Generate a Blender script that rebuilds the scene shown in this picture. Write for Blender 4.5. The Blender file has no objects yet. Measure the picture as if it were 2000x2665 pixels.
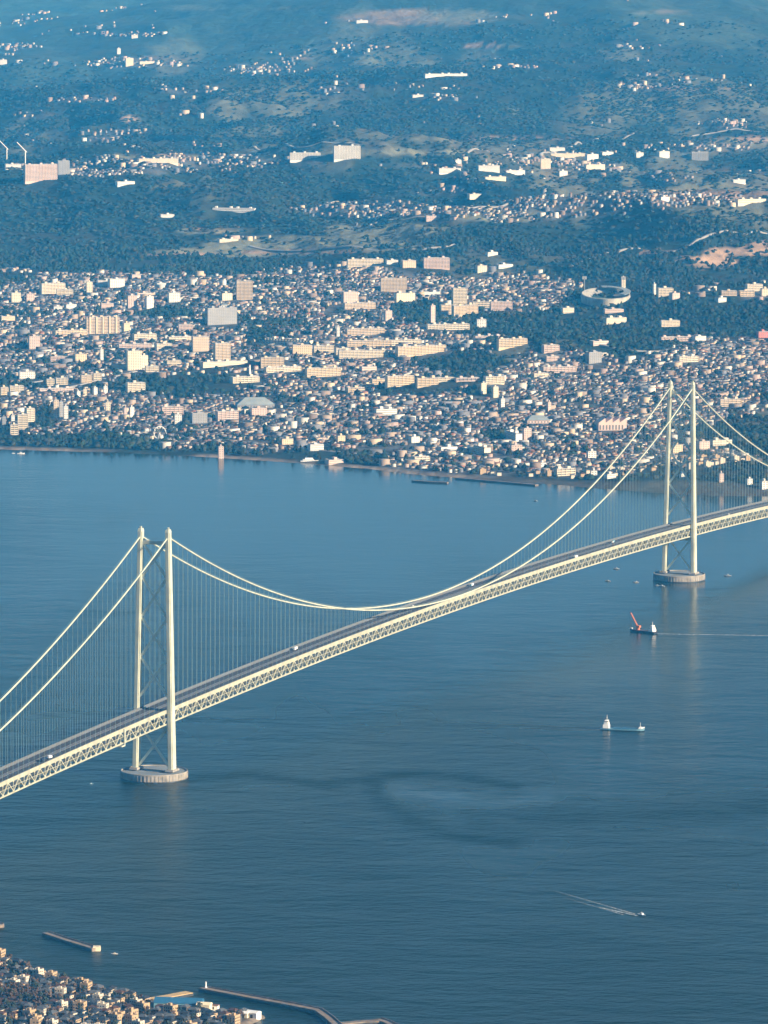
import bpy, math, random
import numpy as np
from mathutils import Matrix, Vector

rng = np.random.default_rng(7)
random.seed(7)
R = math.radians
scene = bpy.context.scene
col = scene.collection

# ------------------------------------------------------------------ camera, sky, sun, exposure
CZ, PITCH, ROLL, F = 1146.34, 0.11918, 0.005932, 15148.5      # camera height (m), tilt, roll, focal length for a 2000 px wide frame
cam_d = bpy.data.cameras.new('camera'); cam = bpy.data.objects.new('camera', cam_d); col.objects.link(cam)
cam_d.sensor_fit = 'HORIZONTAL'; cam_d.sensor_width = 36.0; cam_d.lens = 36.0 * F / 2000.0
cam_d.clip_start = 10.0; cam_d.clip_end = 120000.0
cam.matrix_world = Matrix.Translation((0, 0, CZ)) @ Matrix.Rotation(math.pi / 2 - PITCH, 4, 'X') @ Matrix.Rotation(ROLL, 4, 'Z')
scene.camera = cam

SUN_EL, SUN_SIDE = R(21.0), R(62.0)        # elevation; angle to the right of "straight behind the camera"
sun_dir = Vector((math.sin(SUN_SIDE) * math.cos(SUN_EL), -math.cos(SUN_SIDE) * math.cos(SUN_EL), math.sin(SUN_EL)))
world = bpy.data.worlds.new('World'); scene.world = world; world.use_nodes = True
wn = world.node_tree.nodes; wl = world.node_tree.links; wn.clear()
w_out = wn.new('ShaderNodeOutputWorld'); w_bg = wn.new('ShaderNodeBackground'); w_sky = wn.new('ShaderNodeTexSky')
w_sky.sky_type = 'NISHITA'; w_sky.sun_disc = False; w_sky.sun_elevation = SUN_EL
w_sky.sun_rotation = math.atan2(sun_dir.x, sun_dir.y)
w_sky.air_density = 1.0; w_sky.dust_density = 0.0; w_sky.ozone_density = 5.0; w_sky.altitude = 1146
w_bg.inputs['Strength'].default_value = 0.05
wl.new(w_sky.outputs[0], w_bg.inputs[0]); wl.new(w_bg.outputs[0], w_out.inputs[0])
sd = bpy.data.lights.new('sun', 'SUN'); sd.energy = 5.0; sd.angle = R(0.5); sd.color = (1.0, 0.88, 0.70)
sun = bpy.data.objects.new('sun', sd); col.objects.link(sun)
sun.rotation_euler = sun_dir.to_track_quat('Z', 'Y').to_euler(); sun.location = (3000, 0, 3000)
vs = scene.view_settings
vs.view_transform = 'Standard'; vs.look = 'None'; vs.gamma = 1.0; vs.use_curve_mapping = False; vs.exposure = 1.1
HAZE_DENSITY = 2.0e-5
HAZE_COLOR = (0.04, 0.43, 1.0)
scene.cycles.max_bounces = 6
scene.cycles.volume_bounces = 1

# ------------------------------------------------------------------ map helpers
cp, sp_ = math.cos(PITCH), math.sin(PITCH)
FW = np.array([0.0, cp, -sp_]); RT = np.array([1.0, 0, 0]); UP = np.array([0.0, sp_, cp])
R2 = math.cos(ROLL) * RT + math.sin(ROLL) * UP; U2 = -math.sin(ROLL) * RT + math.cos(ROLL) * UP
CAM = np.array([0.0, 0.0, CZ])

def survey(P):                       # ground points -> survey grid coordinates (2000 x 2665) of the aerial photograph
    d = np.asarray(P, float) - CAM
    z = d @ FW
    return 1000 + F * (d @ R2) / z, 1332.5 - F * (d @ U2) / z

def sea_spot(px, py, z=0.0):         # where a sight line meets the level z
    d = FW + (px - 1000) / F * R2 - (py - 1332.5) / F * U2
    t = (z - CZ) / d[2]
    return CAM + d * t

_lat = rng.random((9, 256, 256))
def vnoise(x, y, s, k=0):
    x = np.asarray(x, float) / s + 1000.37 * (k + 1); y = np.asarray(y, float) / s + 777.13 * (k + 1)
    xi = np.floor(x).astype(int); yi = np.floor(y).astype(int); fx = x - xi; fy = y - yi
    fx = fx * fx * (3 - 2 * fx); fy = fy * fy * (3 - 2 * fy)
    L = _lat[k % 9]; g = lambda a, b: L[a & 255, b & 255]
    return (g(xi, yi) * (1 - fx) + g(xi + 1, yi) * fx) * (1 - fy) + (g(xi, yi + 1) * (1 - fx) + g(xi + 1, yi + 1) * fx) * fy
def fbm(x, y, s, k=0, o=4):
    a, v, n = 1.0, 0.0, 0.0
    for i in range(o):
        v = v + a * vnoise(x, y, s / 2 ** i, k + i); n += a; a *= 0.5
    return v / n
def sstep(a, b, v):
    t = np.clip((np.asarray(v, float) - a) / (b - a), 0, 1); return t * t * (3 - 2 * t)

# ------------------------------------------------------------------ shader helpers
def new_mat(name):
    m = bpy.data.materials.new(name); m.use_nodes = True
    nt = m.node_tree; nt.nodes.clear()
    o = nt.nodes.new('ShaderNodeOutputMaterial'); b = nt.nodes.new('ShaderNodeBsdfPrincipled')
    nt.links.new(b.outputs[0], o.inputs[0])
    return m, nt, b
def node(nt, typ, **kw):
    n = nt.nodes.new(typ)
    for k, v in kw.items():
        if k.startswith('i_'):
            key = k[2:]; n.inputs[int(key) if key.isdigit() else key].default_value = v
        else: setattr(n, k, v)
    return n
def paint(name, c, rough=0.55, var=0.18, scale=0.25, metal=0.0):
    m, nt, b = new_mat(name)
    tc = node(nt, 'ShaderNodeTexCoord')
    no = node(nt, 'ShaderNodeTexNoise', i_Scale=scale, i_Detail=4.0)
    nt.links.new(tc.outputs['Object'], no.inputs['Vector'])
    mp = node(nt, 'ShaderNodeMapRange'); mp.inputs['From Min'].default_value = 0.3; mp.inputs['From Max'].default_value = 0.7
    mp.inputs['To Min'].default_value = 1 - var; mp.inputs['To Max'].default_value = 1 + var
    nt.links.new(no.outputs[0], mp.inputs[0])
    mx = node(nt, 'ShaderNodeMix', data_type='RGBA', blend_type='MULTIPLY'); mx.inputs[0].default_value = 1
    mx.inputs[6].default_value = (*c, 1); nt.links.new(mp.outputs[0], mx.inputs[7])
    nt.links.new(mx.outputs[2], b.inputs['Base Color'])
    b.inputs['Roughness'].default_value = rough; b.inputs['Metallic'].default_value = metal
    return m
def attr_mat(name, rough=0.8, scale=0.2, var=0.2, bump=0.0, bscale=0.05):
    m, nt, b = new_mat(name)
    at = node(nt, 'ShaderNodeAttribute', attribute_name='Col')
    geo = node(nt, 'ShaderNodeNewGeometry')
    no = node(nt, 'ShaderNodeTexNoise', i_Scale=scale, i_Detail=5.0)
    nt.links.new(geo.outputs['Position'], no.inputs['Vector'])
    mp = node(nt, 'ShaderNodeMapRange'); mp.inputs['From Min'].default_value = 0.3; mp.inputs['From Max'].default_value = 0.7
    mp.inputs['To Min'].default_value = 1 - var; mp.inputs['To Max'].default_value = 1 + var
    nt.links.new(no.outputs[0], mp.inputs[0])
    mx = node(nt, 'ShaderNodeMix', data_type='RGBA', blend_type='MULTIPLY'); mx.inputs[0].default_value = 1
    nt.links.new(at.outputs['Color'], mx.inputs[6]); nt.links.new(mp.outputs[0], mx.inputs[7])
    nt.links.new(mx.outputs[2], b.inputs['Base Color'])
    b.inputs['Roughness'].default_value = rough
    b.inputs['Specular IOR Level'].default_value = 0.2
    if bump:
        n2 = node(nt, 'ShaderNodeTexNoise', i_Scale=bscale, i_Detail=6.0)
        nt.links.new(geo.outputs['Position'], n2.inputs['Vector'])
        bp = node(nt, 'ShaderNodeBump'); bp.inputs['Distance'].default_value = bump
        nt.links.new(n2.outputs[0], bp.inputs['Height']); nt.links.new(bp.outputs[0], b.inputs['Normal'])
    return m

# ------------------------------------------------------------------ mesh helpers
def fast_mesh(name, V, quads=None, tris=None, colors=None, smooth=False):
    """V (n,3); quads (q,4); tris (t,3); colors per face (q+t,3)"""
    me = bpy.data.meshes.new(name)
    q = np.zeros((0, 4), int) if quads is None else np.asarray(quads, int)
    t = np.zeros((0, 3), int) if tris is None else np.asarray(tris, int)
    me.vertices.add(len(V)); me.vertices.foreach_set('co', np.asarray(V, np.float32).ravel())
    loops = np.concatenate([q.ravel(), t.ravel()]).astype(np.int32)
    me.loops.add(len(loops)); me.loops.foreach_set('vertex_index', loops)
    tot = np.concatenate([np.full(len(q), 4), np.full(len(t), 3)]).astype(np.int32)
    st = np.concatenate([[0], np.cumsum(tot)[:-1]]).astype(np.int32) if len(tot) else np.zeros(0, np.int32)
    me.polygons.add(len(tot)); me.polygons.foreach_set('loop_start', st); me.polygons.foreach_set('loop_total', tot)
    if smooth: me.polygons.foreach_set('use_smooth', np.ones(len(tot), bool))
    me.update(calc_edges=True)
    if colors is not None:
        a = me.color_attributes.new('Col', 'FLOAT_COLOR', 'CORNER')
        c = np.repeat(np.concatenate([np.asarray(colors), np.ones((len(colors), 1))], 1), tot, 0)
        a.data.foreach_set('color', c.astype(np.float32).ravel())
    me.validate()
    return me
def vcolors(me, C):
    a = me.color_attributes.new('Col', 'FLOAT_COLOR', 'POINT')
    a.data.foreach_set('color', np.concatenate([C, np.ones((len(C), 1))], 1).astype(np.float32).ravel())

BOXQ = np.array([(0, 3, 2, 1), (4, 5, 6, 7), (0, 1, 5, 4), (1, 2, 6, 5), (2, 3, 7, 6), (3, 0, 4, 7)])
class MB:
    def __init__(s): s.v = []; s.f = []; s.m = []
    def add(s, vs_, fs, mi=0):
        o = len(s.v); s.v += [tuple(map(float, p)) for p in vs_]; s.f += [tuple(int(i) + o for i in f) for f in fs]; s.m += [mi] * len(fs)
    def box(s, x0, x1, y0, y1, z0, z1, mi=0, tx=0.0, ty=0.0):
        s.add([(x0, y0, z0), (x1, y0, z0), (x1, y1, z0), (x0, y1, z0), (x0 + tx, y0 + ty, z1), (x1 - tx, y0 + ty, z1), (x1 - tx, y1 - ty, z1), (x0 + tx, y1 - ty, z1)], BOXQ, mi)
    def beam(s, a, b, w, h=None, mi=0):
        a = np.array(a, float); b = np.array(b, float); h = h or w
        d = b - a; d /= np.linalg.norm(d); u = np.array([0, 0, 1.0])
        if abs(d[2]) > 0.95: u = np.array([1.0, 0, 0])
        r = np.cross(d, u); r /= np.linalg.norm(r); u = np.cross(r, d)
        r = r * w / 2; u = u * h / 2
        s.add([a - r - u, a + r - u, a + r + u, a - r + u, b - r - u, b + r - u, b + r + u, b - r + u],
              [(0, 1, 2, 3), (7, 6, 5, 4), (0, 4, 5, 1), (1, 5, 6, 2), (2, 6, 7, 3), (3, 7, 4, 0)], mi)
    def tube(s, pts, r, n=8, mi=0):
        pts = np.array(pts, float); rings = []
        for i, p in enumerate(pts):
            d = pts[min(i + 1, len(pts) - 1)] - pts[max(i - 1, 0)]; d /= np.linalg.norm(d)
            u = np.array([0, 0, 1.0]) if abs(d[2]) < 0.95 else np.array([1.0, 0, 0])
            a = np.cross(d, u); a /= np.linalg.norm(a); b = np.cross(a, d)
            rr = r[i] if hasattr(r, '__len__') else r
            rings.append([p + rr * (math.cos(t) * a + math.sin(t) * b) for t in np.arange(n) * 2 * math.pi / n])
        V = [q for g in rings for q in g]; Fc = []
        for i in range(len(pts) - 1):
            for j in range(n): Fc.append((i * n + j, i * n + (j + 1) % n, (i + 1) * n + (j + 1) % n, (i + 1) * n + j))
        Fc.append(tuple(range(n))[::-1]); Fc.append(tuple((len(pts) - 1) * n + j for j in range(n)))
        s.add(V, Fc, mi)
    def lathe(s, prof, n=64, cx=0, cy=0, mi=0, cap=True):
        V = []; Fc = []
        for r, z in prof: V += [(cx + r * math.cos(2 * math.pi * k / n), cy + r * math.sin(2 * math.pi * k / n), z) for k in range(n)]
        for i in range(len(prof) - 1):
            for j in range(n): Fc.append((i * n + j, i * n + (j + 1) % n, (i + 1) * n + (j + 1) % n, (i + 1) * n + j))
        if cap: Fc.append(tuple((len(prof) - 1) * n + j for j in range(n)))
        s.add(V, Fc, mi)
    def prism(s, poly, z0, z1, mi=0):
        n = len(poly); V = [(x, y, z0) for x, y in poly] + [(x, y, z1) for x, y in poly]
        s.add(V, [tuple(range(n))[::-1], tuple(range(n, 2 * n))] + [(i, (i + 1) % n, n + (i + 1) % n, n + i) for i in range(n)], mi)
    def mesh(s, name, mats):
        me = bpy.data.meshes.new(name); me.from_pydata(s.v, [], s.f)
        for m in (mats if isinstance(mats, (list, tuple)) else [mats]): me.materials.append(m)
        if isinstance(mats, (list, tuple)) and len(mats) > 1: me.polygons.foreach_set('material_index', s.m)
        me.update(); return me
    def build(s, name, mats, parent=None, loc=(0, 0, 0), rz=0.0):
        return link(name, s.mesh(name, mats), parent, loc, rz)
def link(name, data, parent=None, loc=(0, 0, 0), rz=0.0):
    o = bpy.data.objects.new(name, data); col.objects.link(o); o.parent = parent
    o.location = [float(v) for v in loc]; o.rotation_euler = (0, 0, float(rz)); return o
def tag(o, label=None, cat=None, group=None, kind=None):
    if label: o['label'] = label
    if cat: o['category'] = cat
    if group: o['group'] = group
    if kind: o['kind'] = kind
    return o
def empty(name, loc, rz, label, cat, group=None):
    return tag(link(name, None, None, loc, rz), label, cat, group)
def copy_tree(o, parent=None):
    c = o.copy(); col.objects.link(c); c.parent = parent
    for ch in list(o.children): copy_tree(ch, c)
    return c

# ------------------------------------------------------------------ materials
M = {
 'bridge': paint('pale_bridge_paint', (0.46, 0.465, 0.36), 0.5, 0.16, 0.06),
 'truss': paint('truss_paint', (0.35, 0.345, 0.255), 0.5, 0.20, 0.10),
 'brace': paint('lightened_brace_paint', (0.62, 0.66, 0.56), 0.6, 0.10, 0.1),  # lighter copy of the tower paint, brightening braces the sun barely reaches
 'hanger': paint('hanger_rope', (0.20, 0.28, 0.25), 0.6, 0.05, 0.05),
 'asphalt': paint('asphalt', (0.030, 0.031, 0.036), 0.9, 0.2, 0.05),
 'grating': paint('median_grating', (0.11, 0.115, 0.12), 0.8, 0.12, 0.2),
 'line': paint('road_paint', (0.62, 0.62, 0.58), 0.6, 0.05, 0.2),
 'pier': paint('pier_concrete', (0.24, 0.215, 0.18), 0.85, 0.35, 0.12),
 'pier_top': paint('pier_deck', (0.16, 0.18, 0.19), 0.9, 0.25, 0.06),
 'wetband': paint('wet_concrete', (0.035, 0.035, 0.032), 0.5, 0.3, 0.2),
 'concrete': paint('weathered_concrete', (0.19, 0.145, 0.105), 0.9, 0.35, 0.15),
 'white': paint('white_paint', (0.80, 0.79, 0.76), 0.45, 0.05, 0.3),
 'cream': paint('cream_paint', (0.74, 0.63, 0.42), 0.55, 0.08, 0.3),
 'red': paint('orange_red_paint', (0.50, 0.16, 0.07), 0.5, 0.12, 0.3),
 'blue': paint('blue_paint', (0.03, 0.12, 0.22), 0.45, 0.1, 0.3),
 'boat_grey': paint('weathered_boat_white', (.46, .47, .47), .6, .1, .3),
 'pale_blue': paint('pale_blue_paint', (0.16, 0.31, 0.38), 0.5, 0.1, 0.3),
 'dark': paint('dark_hull_paint', (0.02, 0.025, 0.04), 0.5, 0.2, 0.3),
 'rust': paint('rusty_deck', (0.16, 0.08, 0.05), 0.8, 0.25, 0.3),
 'glass': paint('dark_glass', (0.02, 0.025, 0.03), 0.1, 0.05, 0.3),
 'tyre': paint('tyre_rubber', (0.015, 0.015, 0.016), 0.9, 0.1, 1.0),
 'trunk': paint('bark', (0.10, 0.07, 0.05), 0.9, 0.2, 1.0),
 'gold': paint('yellow_concrete', (0.50, 0.34, 0.14), 0.8, 0.15, 0.2),
}

# ------------------------------------------------------------------ the shore and the lie of the land
SHORE = [(-400, 1158), (0, 1170), (240, 1176), (480, 1187), (640, 1196), (760, 1204), (860, 1212), (960, 1220), (1060, 1232), (1150, 1240), (1250, 1247),
         (1380, 1256), (1500, 1262), (1620, 1268), (1760, 1274), (1880, 1280), (2000, 1284), (2400, 1300)]
sh = np.array([sea_spot(*p)[:2] for p in SHORE])
def shore_y(x):
    return np.interp(x, sh[:, 0], sh[:, 1]) + 14 * (vnoise(x, 0 * np.asarray(x), 90, 2) - .5) + 6 * (vnoise(x, 0 * np.asarray(x), 22, 3) - .5)

# hills: px, py of the crest on the survey grid, lateral radius (m), depth radius (m), height (m)
HILLS = [(210, 480, 560, 500, 105), (480, 560, 330, 420, 60), (-60, 560, 330, 500, 60), (850, 440, 330, 420, 75), (1040, 462, 320, 300, 40),
         (1640, 600, 620, 300, 62), (1300, 640, 300, 220, 30), (1960, 630, 330, 300, 40), (1850, 760, 260, 260, 32), (1390, 862, 190, 130, 26),
         (1200, 938, 130, 120, 22), (1650, 880, 190, 150, 16), (700, 880, 100, 160, 10), (1080, 812, 70, 100, 8), (1900, 1140, 160, 160, 22),
         (300, 300, 800, 900, 70), (1000, 290, 900, 900, 90), (1700, 270, 900, 900, 80), (1500, 120, 1400, 1600, 160), (500, 110, 1500, 1600, 120),
         (1050, 20, 2600, 2600, 150), (1850, 40, 1500, 2200, 260), (100, 30, 1800, 2200, 110)]
def base_h(x, y):
    d = y - shore_y(x)
    return np.where(d < 0, np.maximum(d * 0.05, -8), 3.2 * sstep(0, 35, d) + 62 * sstep(200, 5200, d) + 45 * sstep(5200, 12000, d) + 70 * sstep(12000, 30000, d))
_H = []
for px, py, rx, ry, hh in HILLS:
    p = sea_spot(px, py, 60 + (40 if py < 400 else 0) + (60 if py < 200 else 0) + hh * .6)
    _H.append((p[0], p[1], rx, ry, hh * 1.35))
def land_h(x, y):
    x = np.asarray(x, float); y = np.asarray(y, float)
    h = base_h(x, y)
    d = y - shore_y(x)
    for hx, hy, rx, ry, hh in _H:
        h = h + hh * np.exp(-((x - hx) / rx) ** 2 - ((y - hy) / ry) ** 2)
    inl = sstep(300, 1500, d); far = sstep(4200, 9000, d)
    rdg = 1 - np.abs(2 * fbm(x * 1.1 + .25 * y, y * .8, 620, 2, 5) - 1); wild = sstep(3000, 5000, d)
    h = h + wild * (1 - .65 * sstep(7500, 13000, d)) * (165 * (rdg - .78)) + inl * 16 * (fbm(x, y, 420, 1, 4) - .5) + far * 70 * (fbm(x * 1.2, y * .8, 950, 4, 5) - .5) + sstep(9000, 20000, d) * 120 * (fbm(x, y * .6, 2600, 5, 5) - .5)
    return h
def land_spot(px, py):               # where a sight line meets the land
    d = FW + (px - 1000) / F * R2 - (py - 1332.5) / F * U2
    t = np.arange(9700, 45000, 6.0)
    P = CAM + t[:, None] * d
    h = land_h(P[:, 0], P[:, 1])
    i = int(np.argmax(P[:, 2] < np.maximum(h, 0)))
    p = P[i].copy(); p[2] = h[i]
    return p

# ground cover: weights of town / wood, described by blobs on the survey grid (px, py, rx, ry, value)
TOWN = [(300, 780, 420, 75, .75), (900, 770, 420, 80, .8), (1330, 760, 170, 55, .95), (300, 900, 420, 90, .8), (900, 930, 420, 95, .8), (250, 1070, 380, 65, .6), (700, 1090, 380, 70, 1.), (1050, 1110, 300, 90, 1.0), (620, 1150, 260, 38, .9),
        (1400, 1080, 330, 110, 1.0), (1700, 1030, 300, 90, .95), (1900, 960, 220, 70, .95), (1720, 1170, 240, 50, .9), (1450, 960, 200, 50, .8), (1250, 1200, 260, 40, 1.0), (1550, 1210, 160, 40, .85),
        (930, 548, 230, 22, .6), (1250, 560, 170, 22, .6), (1500, 545, 260, 26, .5), (1800, 522, 240, 20, .6), (560, 425, 420, 24, .5), (1400, 430, 330, 40, .45), (160, 445, 170, 20, .5),
        (800, 455, 70, 14, .5), (250, 165, 300, 14, .55), (640, 178, 80, 14, .5), (850, 235, 40, 12, .5), (1900, 322, 80, 12, .4), (260, 365, 60, 8, .5), (1650, 225, 60, 5, .5), (1180, 255, 80, 8, .4), (900, 60, 60, 8, .4), (40, 120, 60, 10, .3), (200, 260, 120, 8, .35), (80, 300, 90, 8, .35), (500, 235, 120, 7, .3), (330, 345, 120, 9, .4), (1500, 395, 260, 9, .4), (1100, 500, 200, 9, .35), (700, 590, 120, 8, .3), (1880, 150, 120, 6, .3), (1350, 175, 120, 5, .3), (350, 90, 140, 5, .4), (1700, 460, 200, 12, .4), (980, 590, 160, 10, .35), (820, 620, 260, 10, .35), (1500, 520, 300, 20, .5), (1100, 430, 200, 10, .35), (350, 445, 160, 12, .4), (1750, 385, 200, 12, .45), (1300, 490, 200, 12, .35), (620, 445, 120, 8, .35), (1850, 770, 120, 26, .25), (1980, 780, 70, 40, .5)]
WOOD = [(1390, 862, 150, 26, 1.0), (1200, 946, 130, 26, 1.0), (1640, 880, 150, 26, .9), (1090, 812, 70, 26, 1.0), (430, 818, 80, 14, .9), (700, 880, 70, 30, .55), (1850, 820, 220, 36, .9), (1640, 700, 240, 30, .9),
        (1800, 1256, 260, 24, .95), (1560, 1275, 120, 12, .8), (1910, 1140, 110, 36, .85), (220, 545, 340, 62, 1.0), (850, 480, 250, 36, .9), (1500, 612, 430, 30, .95), (1900, 420, 150, 24, .6), (220, 1152, 300, 14, .42), (560, 1172, 60, 14, .8), (1295, 1135, 50, 22, .8), (470, 1110, 30, 26, .7), (110, 1085, 40, 30, .8), (1250, 1020, 45, 14, .8), (760, 845, 60, 12, .6), (350, 930, 60, 10, .8), (560, 985, 70, 10, .8), (700, 740, 90, 16, .5), (440, 1000, 90, 10, .4), (1100, 880, 40, 8, .3), (250, 915, 60, 10, .5)]
def blobs(B, px, py):
    v = np.zeros_like(px)
    for bx, by, rx, ry, w in B:
        v = np.maximum(v, w * np.exp(-(((px - bx) / rx) ** 2 + ((py - by) / ry) ** 2) ** 2))
    return v
def cover(x, y, h=None):
    if h is None: h = land_h(x, y)
    px, py = survey(np.stack([x, y, h], -1))
    n = fbm(x, y, 260, 6, 4)
    tn = blobs(TOWN, px, py); wd = blobs(WOOD, px, py)
    town = np.clip(tn - .85 * wd + .9 * (n - .5), 0, 1)
    wood = np.clip(wd + .9 * (n - .5), 0, 1)
    return town, wood, px, py

def clearing(x, y):                  # valley fields between the woods
    d = y - shore_y(x)
    return sstep(.535, .60, fbm(x, y * .28, 430, 3, 5)) * sstep(3200, 4600, d) * (1 - .8 * sstep(19500, 23500, y))
# ------------------------------------------------------------------ land mesh
ys = [9600.0]
while ys[-1] < 60000: ys.append(ys[-1] + (9 + 0.0028 * (ys[-1] - 9600)))
ys = np.array(ys); NX = 470
us = np.linspace(-1, 1, NX); us = .5 * us + .5 * us ** 3
hw = 0.16 * ys + 500
X = us[None, :] * hw[:, None]; Y = np.repeat(ys[:, None], NX, 1)
Z = land_h(X, Y)
town, wood, PX, PY = cover(X, Y, Z)
d = Y - shore_y(X)
n1 = fbm(X, Y, 130, 2, 4); n2 = fbm(X * 1.0, Y * 0.32, 330, 3, 4); n3 = fbm(X, Y, 60, 4, 3)
forest = np.array([0.011, 0.021, 0.013]); brown = np.array([0.028, 0.028, 0.018]); grey = np.array([0.085, 0.085, 0.085])
field = np.array([0.14, 0.14, 0.09]); soil = np.array([0.30, 0.20, 0.13]); beach = np.array([0.19, 0.15, 0.11])
def mixc(a, b, t): return a * (1 - t[..., None]) + b * t[..., None]
C = mixc(forest + 0 * X[..., None], brown, sstep(.45, .7, n1) * .8)
C = mixc(C, field, sstep(.60, .72, n2) * .65 * (1 - wood))
C = mixc(C, grey, sstep(.2, .5, town) * .85 * sstep(.3, .55, n3 + .2 * town))
FIELDS = [(820, 636, 300, 26, 1.2), (1010, 600, 220, 24, 1.1), (620, 655, 260, 14, 1.0), (560, 600, 120, 10, .8), (1000, 395, 300, 12, .8), (1250, 565, 250, 14, .7), (1500, 555, 250, 14, .5), (1850, 505, 260, 14, .6), (420, 405, 160, 6, .8), (900, 385, 250, 8, .5), (1300, 360, 300, 5, .6), (1950, 365, 120, 12, .9), (600, 150, 420, 8, .5), (1300, 118, 160, 6, .7), (1850, 230, 260, 10, .35), (380, 90, 300, 8, .25), (330, 310, 60, 10, .7), (1150, 45, 320, 22, .8), (600, 20, 300, 12, .5), (1700, 30, 200, 10, .4)]
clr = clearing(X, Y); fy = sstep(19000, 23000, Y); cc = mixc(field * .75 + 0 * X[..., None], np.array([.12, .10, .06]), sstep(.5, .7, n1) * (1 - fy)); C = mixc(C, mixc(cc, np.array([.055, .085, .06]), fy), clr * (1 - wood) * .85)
fl = blobs(FIELDS, PX, PY) * (.25 + 1.5 * fbm(X, Y * .35, 220, 1, 4))
C = mixc(C, mixc(field * 1.1 + 0 * X[..., None], soil * .7, sstep(.5, .65, n2)), sstep(.35, .6, fl * (.5 + n2)))
BARE = [(1830, 682, 95, 18, 1), (1930, 655, 100, 12, 1), (1690, 655, 90, 6, .8), (800, 655, 190, 7, .8), (450, 662, 130, 5, .7), (325, 310, 22, 6, 1), (1250, 116, 55, 5, .9), (1960, 362, 60, 10, .9), (1990, 640, 40, 14, .9), (440, 690, 60, 5, .7), (1850, 905, 60, 8, .5), (640, 1010, 30, 5, .4)]
br = blobs(BARE, PX, PY)
C = mixc(C, soil + 0 * X[..., None], sstep(.35, .6, br * (.3 + 1.3 * fbm(X, Y * .5, 160, 6, 4))) * (1 - .5 * sstep(18000, 26000, Y)))
C = mixc(C, forest + 0 * X[..., None], sstep(.4, .7, wood) * .9)
C = mixc(C, beach + 0 * X[..., None], (1 - sstep(14, 34, d)) * sstep(.3, .5, n1) * (1 - .75 * sstep(1150, 1320, PX)))
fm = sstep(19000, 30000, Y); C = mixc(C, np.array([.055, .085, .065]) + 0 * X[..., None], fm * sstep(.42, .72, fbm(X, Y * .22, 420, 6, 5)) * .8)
C = mixc(C, np.array([.042, .082, .074]) + 0 * X[..., None], sstep(20500, 25500, Y) * .78)  # pale veil of distant haze painted into the far land's colour
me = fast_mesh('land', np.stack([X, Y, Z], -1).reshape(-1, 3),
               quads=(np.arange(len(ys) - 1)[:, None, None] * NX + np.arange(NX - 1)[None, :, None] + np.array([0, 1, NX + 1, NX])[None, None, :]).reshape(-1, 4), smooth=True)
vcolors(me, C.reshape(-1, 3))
me.materials.append(attr_mat('hazed_land_cover', 0.95, 0.012, 0.30, 9.0, 0.03))
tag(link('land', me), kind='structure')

# ------------------------------------------------------------------ sea
SX = np.concatenate([[-30000, -6000, -2200], np.linspace(-1000, 1000, 170), [2200, 6000, 30000]])
SY = np.concatenate([[-9000, 0, 3000], np.linspace(4900, 11600, 520), [15000, 30000, 61000]])
X, Y = np.meshgrid(SX, SY); 
pxs, pys = survey(np.stack([X, np.clip(Y, 4000, 60000), 0 * X], -1))
def along(line, px, py, w, vy=1.0):
    best = np.full(px.shape, 1e9)
    for (ax, ay), (bx, by) in zip(line[:-1], line[1:]):
        dx, dy = bx - ax, (by - ay) * vy
        t = np.clip(((px - ax) * dx + (py - ay) * vy * dy) / (dx * dx + dy * dy), 0, 1)
        best = np.minimum(best, np.hypot(px - ax - t * dx, (py - ay) * vy - t * dy))
    return np.exp(-(best / w) ** 2)
wx = pxs + 70 * (fbm(X, Y, 160, 1, 5) - .5); wy = pys + 42 * (fbm(X, Y * .7, 110, 3, 5) - .5); rag = .35 + 1.3 * fbm(X, Y * .4, 55, 4, 4)
rip = .8 * along([(500, 2032), (640, 2026), (760, 2036), (850, 2044), (960, 2030), (1100, 2022), (1240, 2032), (1330, 2052)], wx, wy, 16, 1.6)
rip += .8 * along([(960, 2050), (1000, 2100), (1080, 2140), (1200, 2180), (1350, 2190)], wx, wy, 22, 1.4)
rip += .45 * along([(1250, 2135), (1450, 2128), (1700, 2118), (2000, 2095)], wx, wy, 48, 1.5)
rip += .45 * along([(90, 1862), (330, 1858), (700, 1890), (1100, 1892), (1560, 1893)], wx, wy, 7, 2.0)
rip += .25 * along([(-50, 1580), (300, 1590), (520, 1570)], wx, wy, 12, 2.0)
slick = .9 * along([(1000, 2062), (1130, 2082), (1300, 2100), (1420, 2085)], wx, wy, 34, 1.6) + .35 * along([(900, 1780), (1300, 1760), (1800, 1720)], wx, wy, 70, 1.4) + .5 * along([(640, 2058), (900, 2046), (980, 2052)], wx, wy, 8, 2.0)
slick += .5 * along([(1120, 2072), (1400, 2062), (1720, 2066)], wx, wy, 12, 2.0) + .45 * along([(1180, 2122), (1500, 2150), (1900, 2160)], wx, wy, 14, 2.0) + .4 * along([(500, 2120), (800, 2140), (1000, 2180)], wx, wy, 12, 2.0)
slick += .5 * along([(-20, 2340), (150, 2380), (330, 2440)], wx, wy, 10, 1.5) + .35 * along([(1500, 1985), (1750, 1990), (2000, 1980)], wx, wy, 26, 1.6)
big = fbm(X, Y * .45, 520, 5, 4) - .5 + .5 * (fbm(X, Y * .25, 150, 2, 3) - .5)
me = fast_mesh('sea', np.stack([X, Y, 0 * X], -1).reshape(-1, 3),
               quads=(np.arange(len(SY) - 1)[:, None, None] * len(SX) + np.arange(len(SX) - 1)[None, :, None] + np.array([0, 1, len(SX) + 1, len(SX)])[None, None, :]).reshape(-1, 4))
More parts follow.
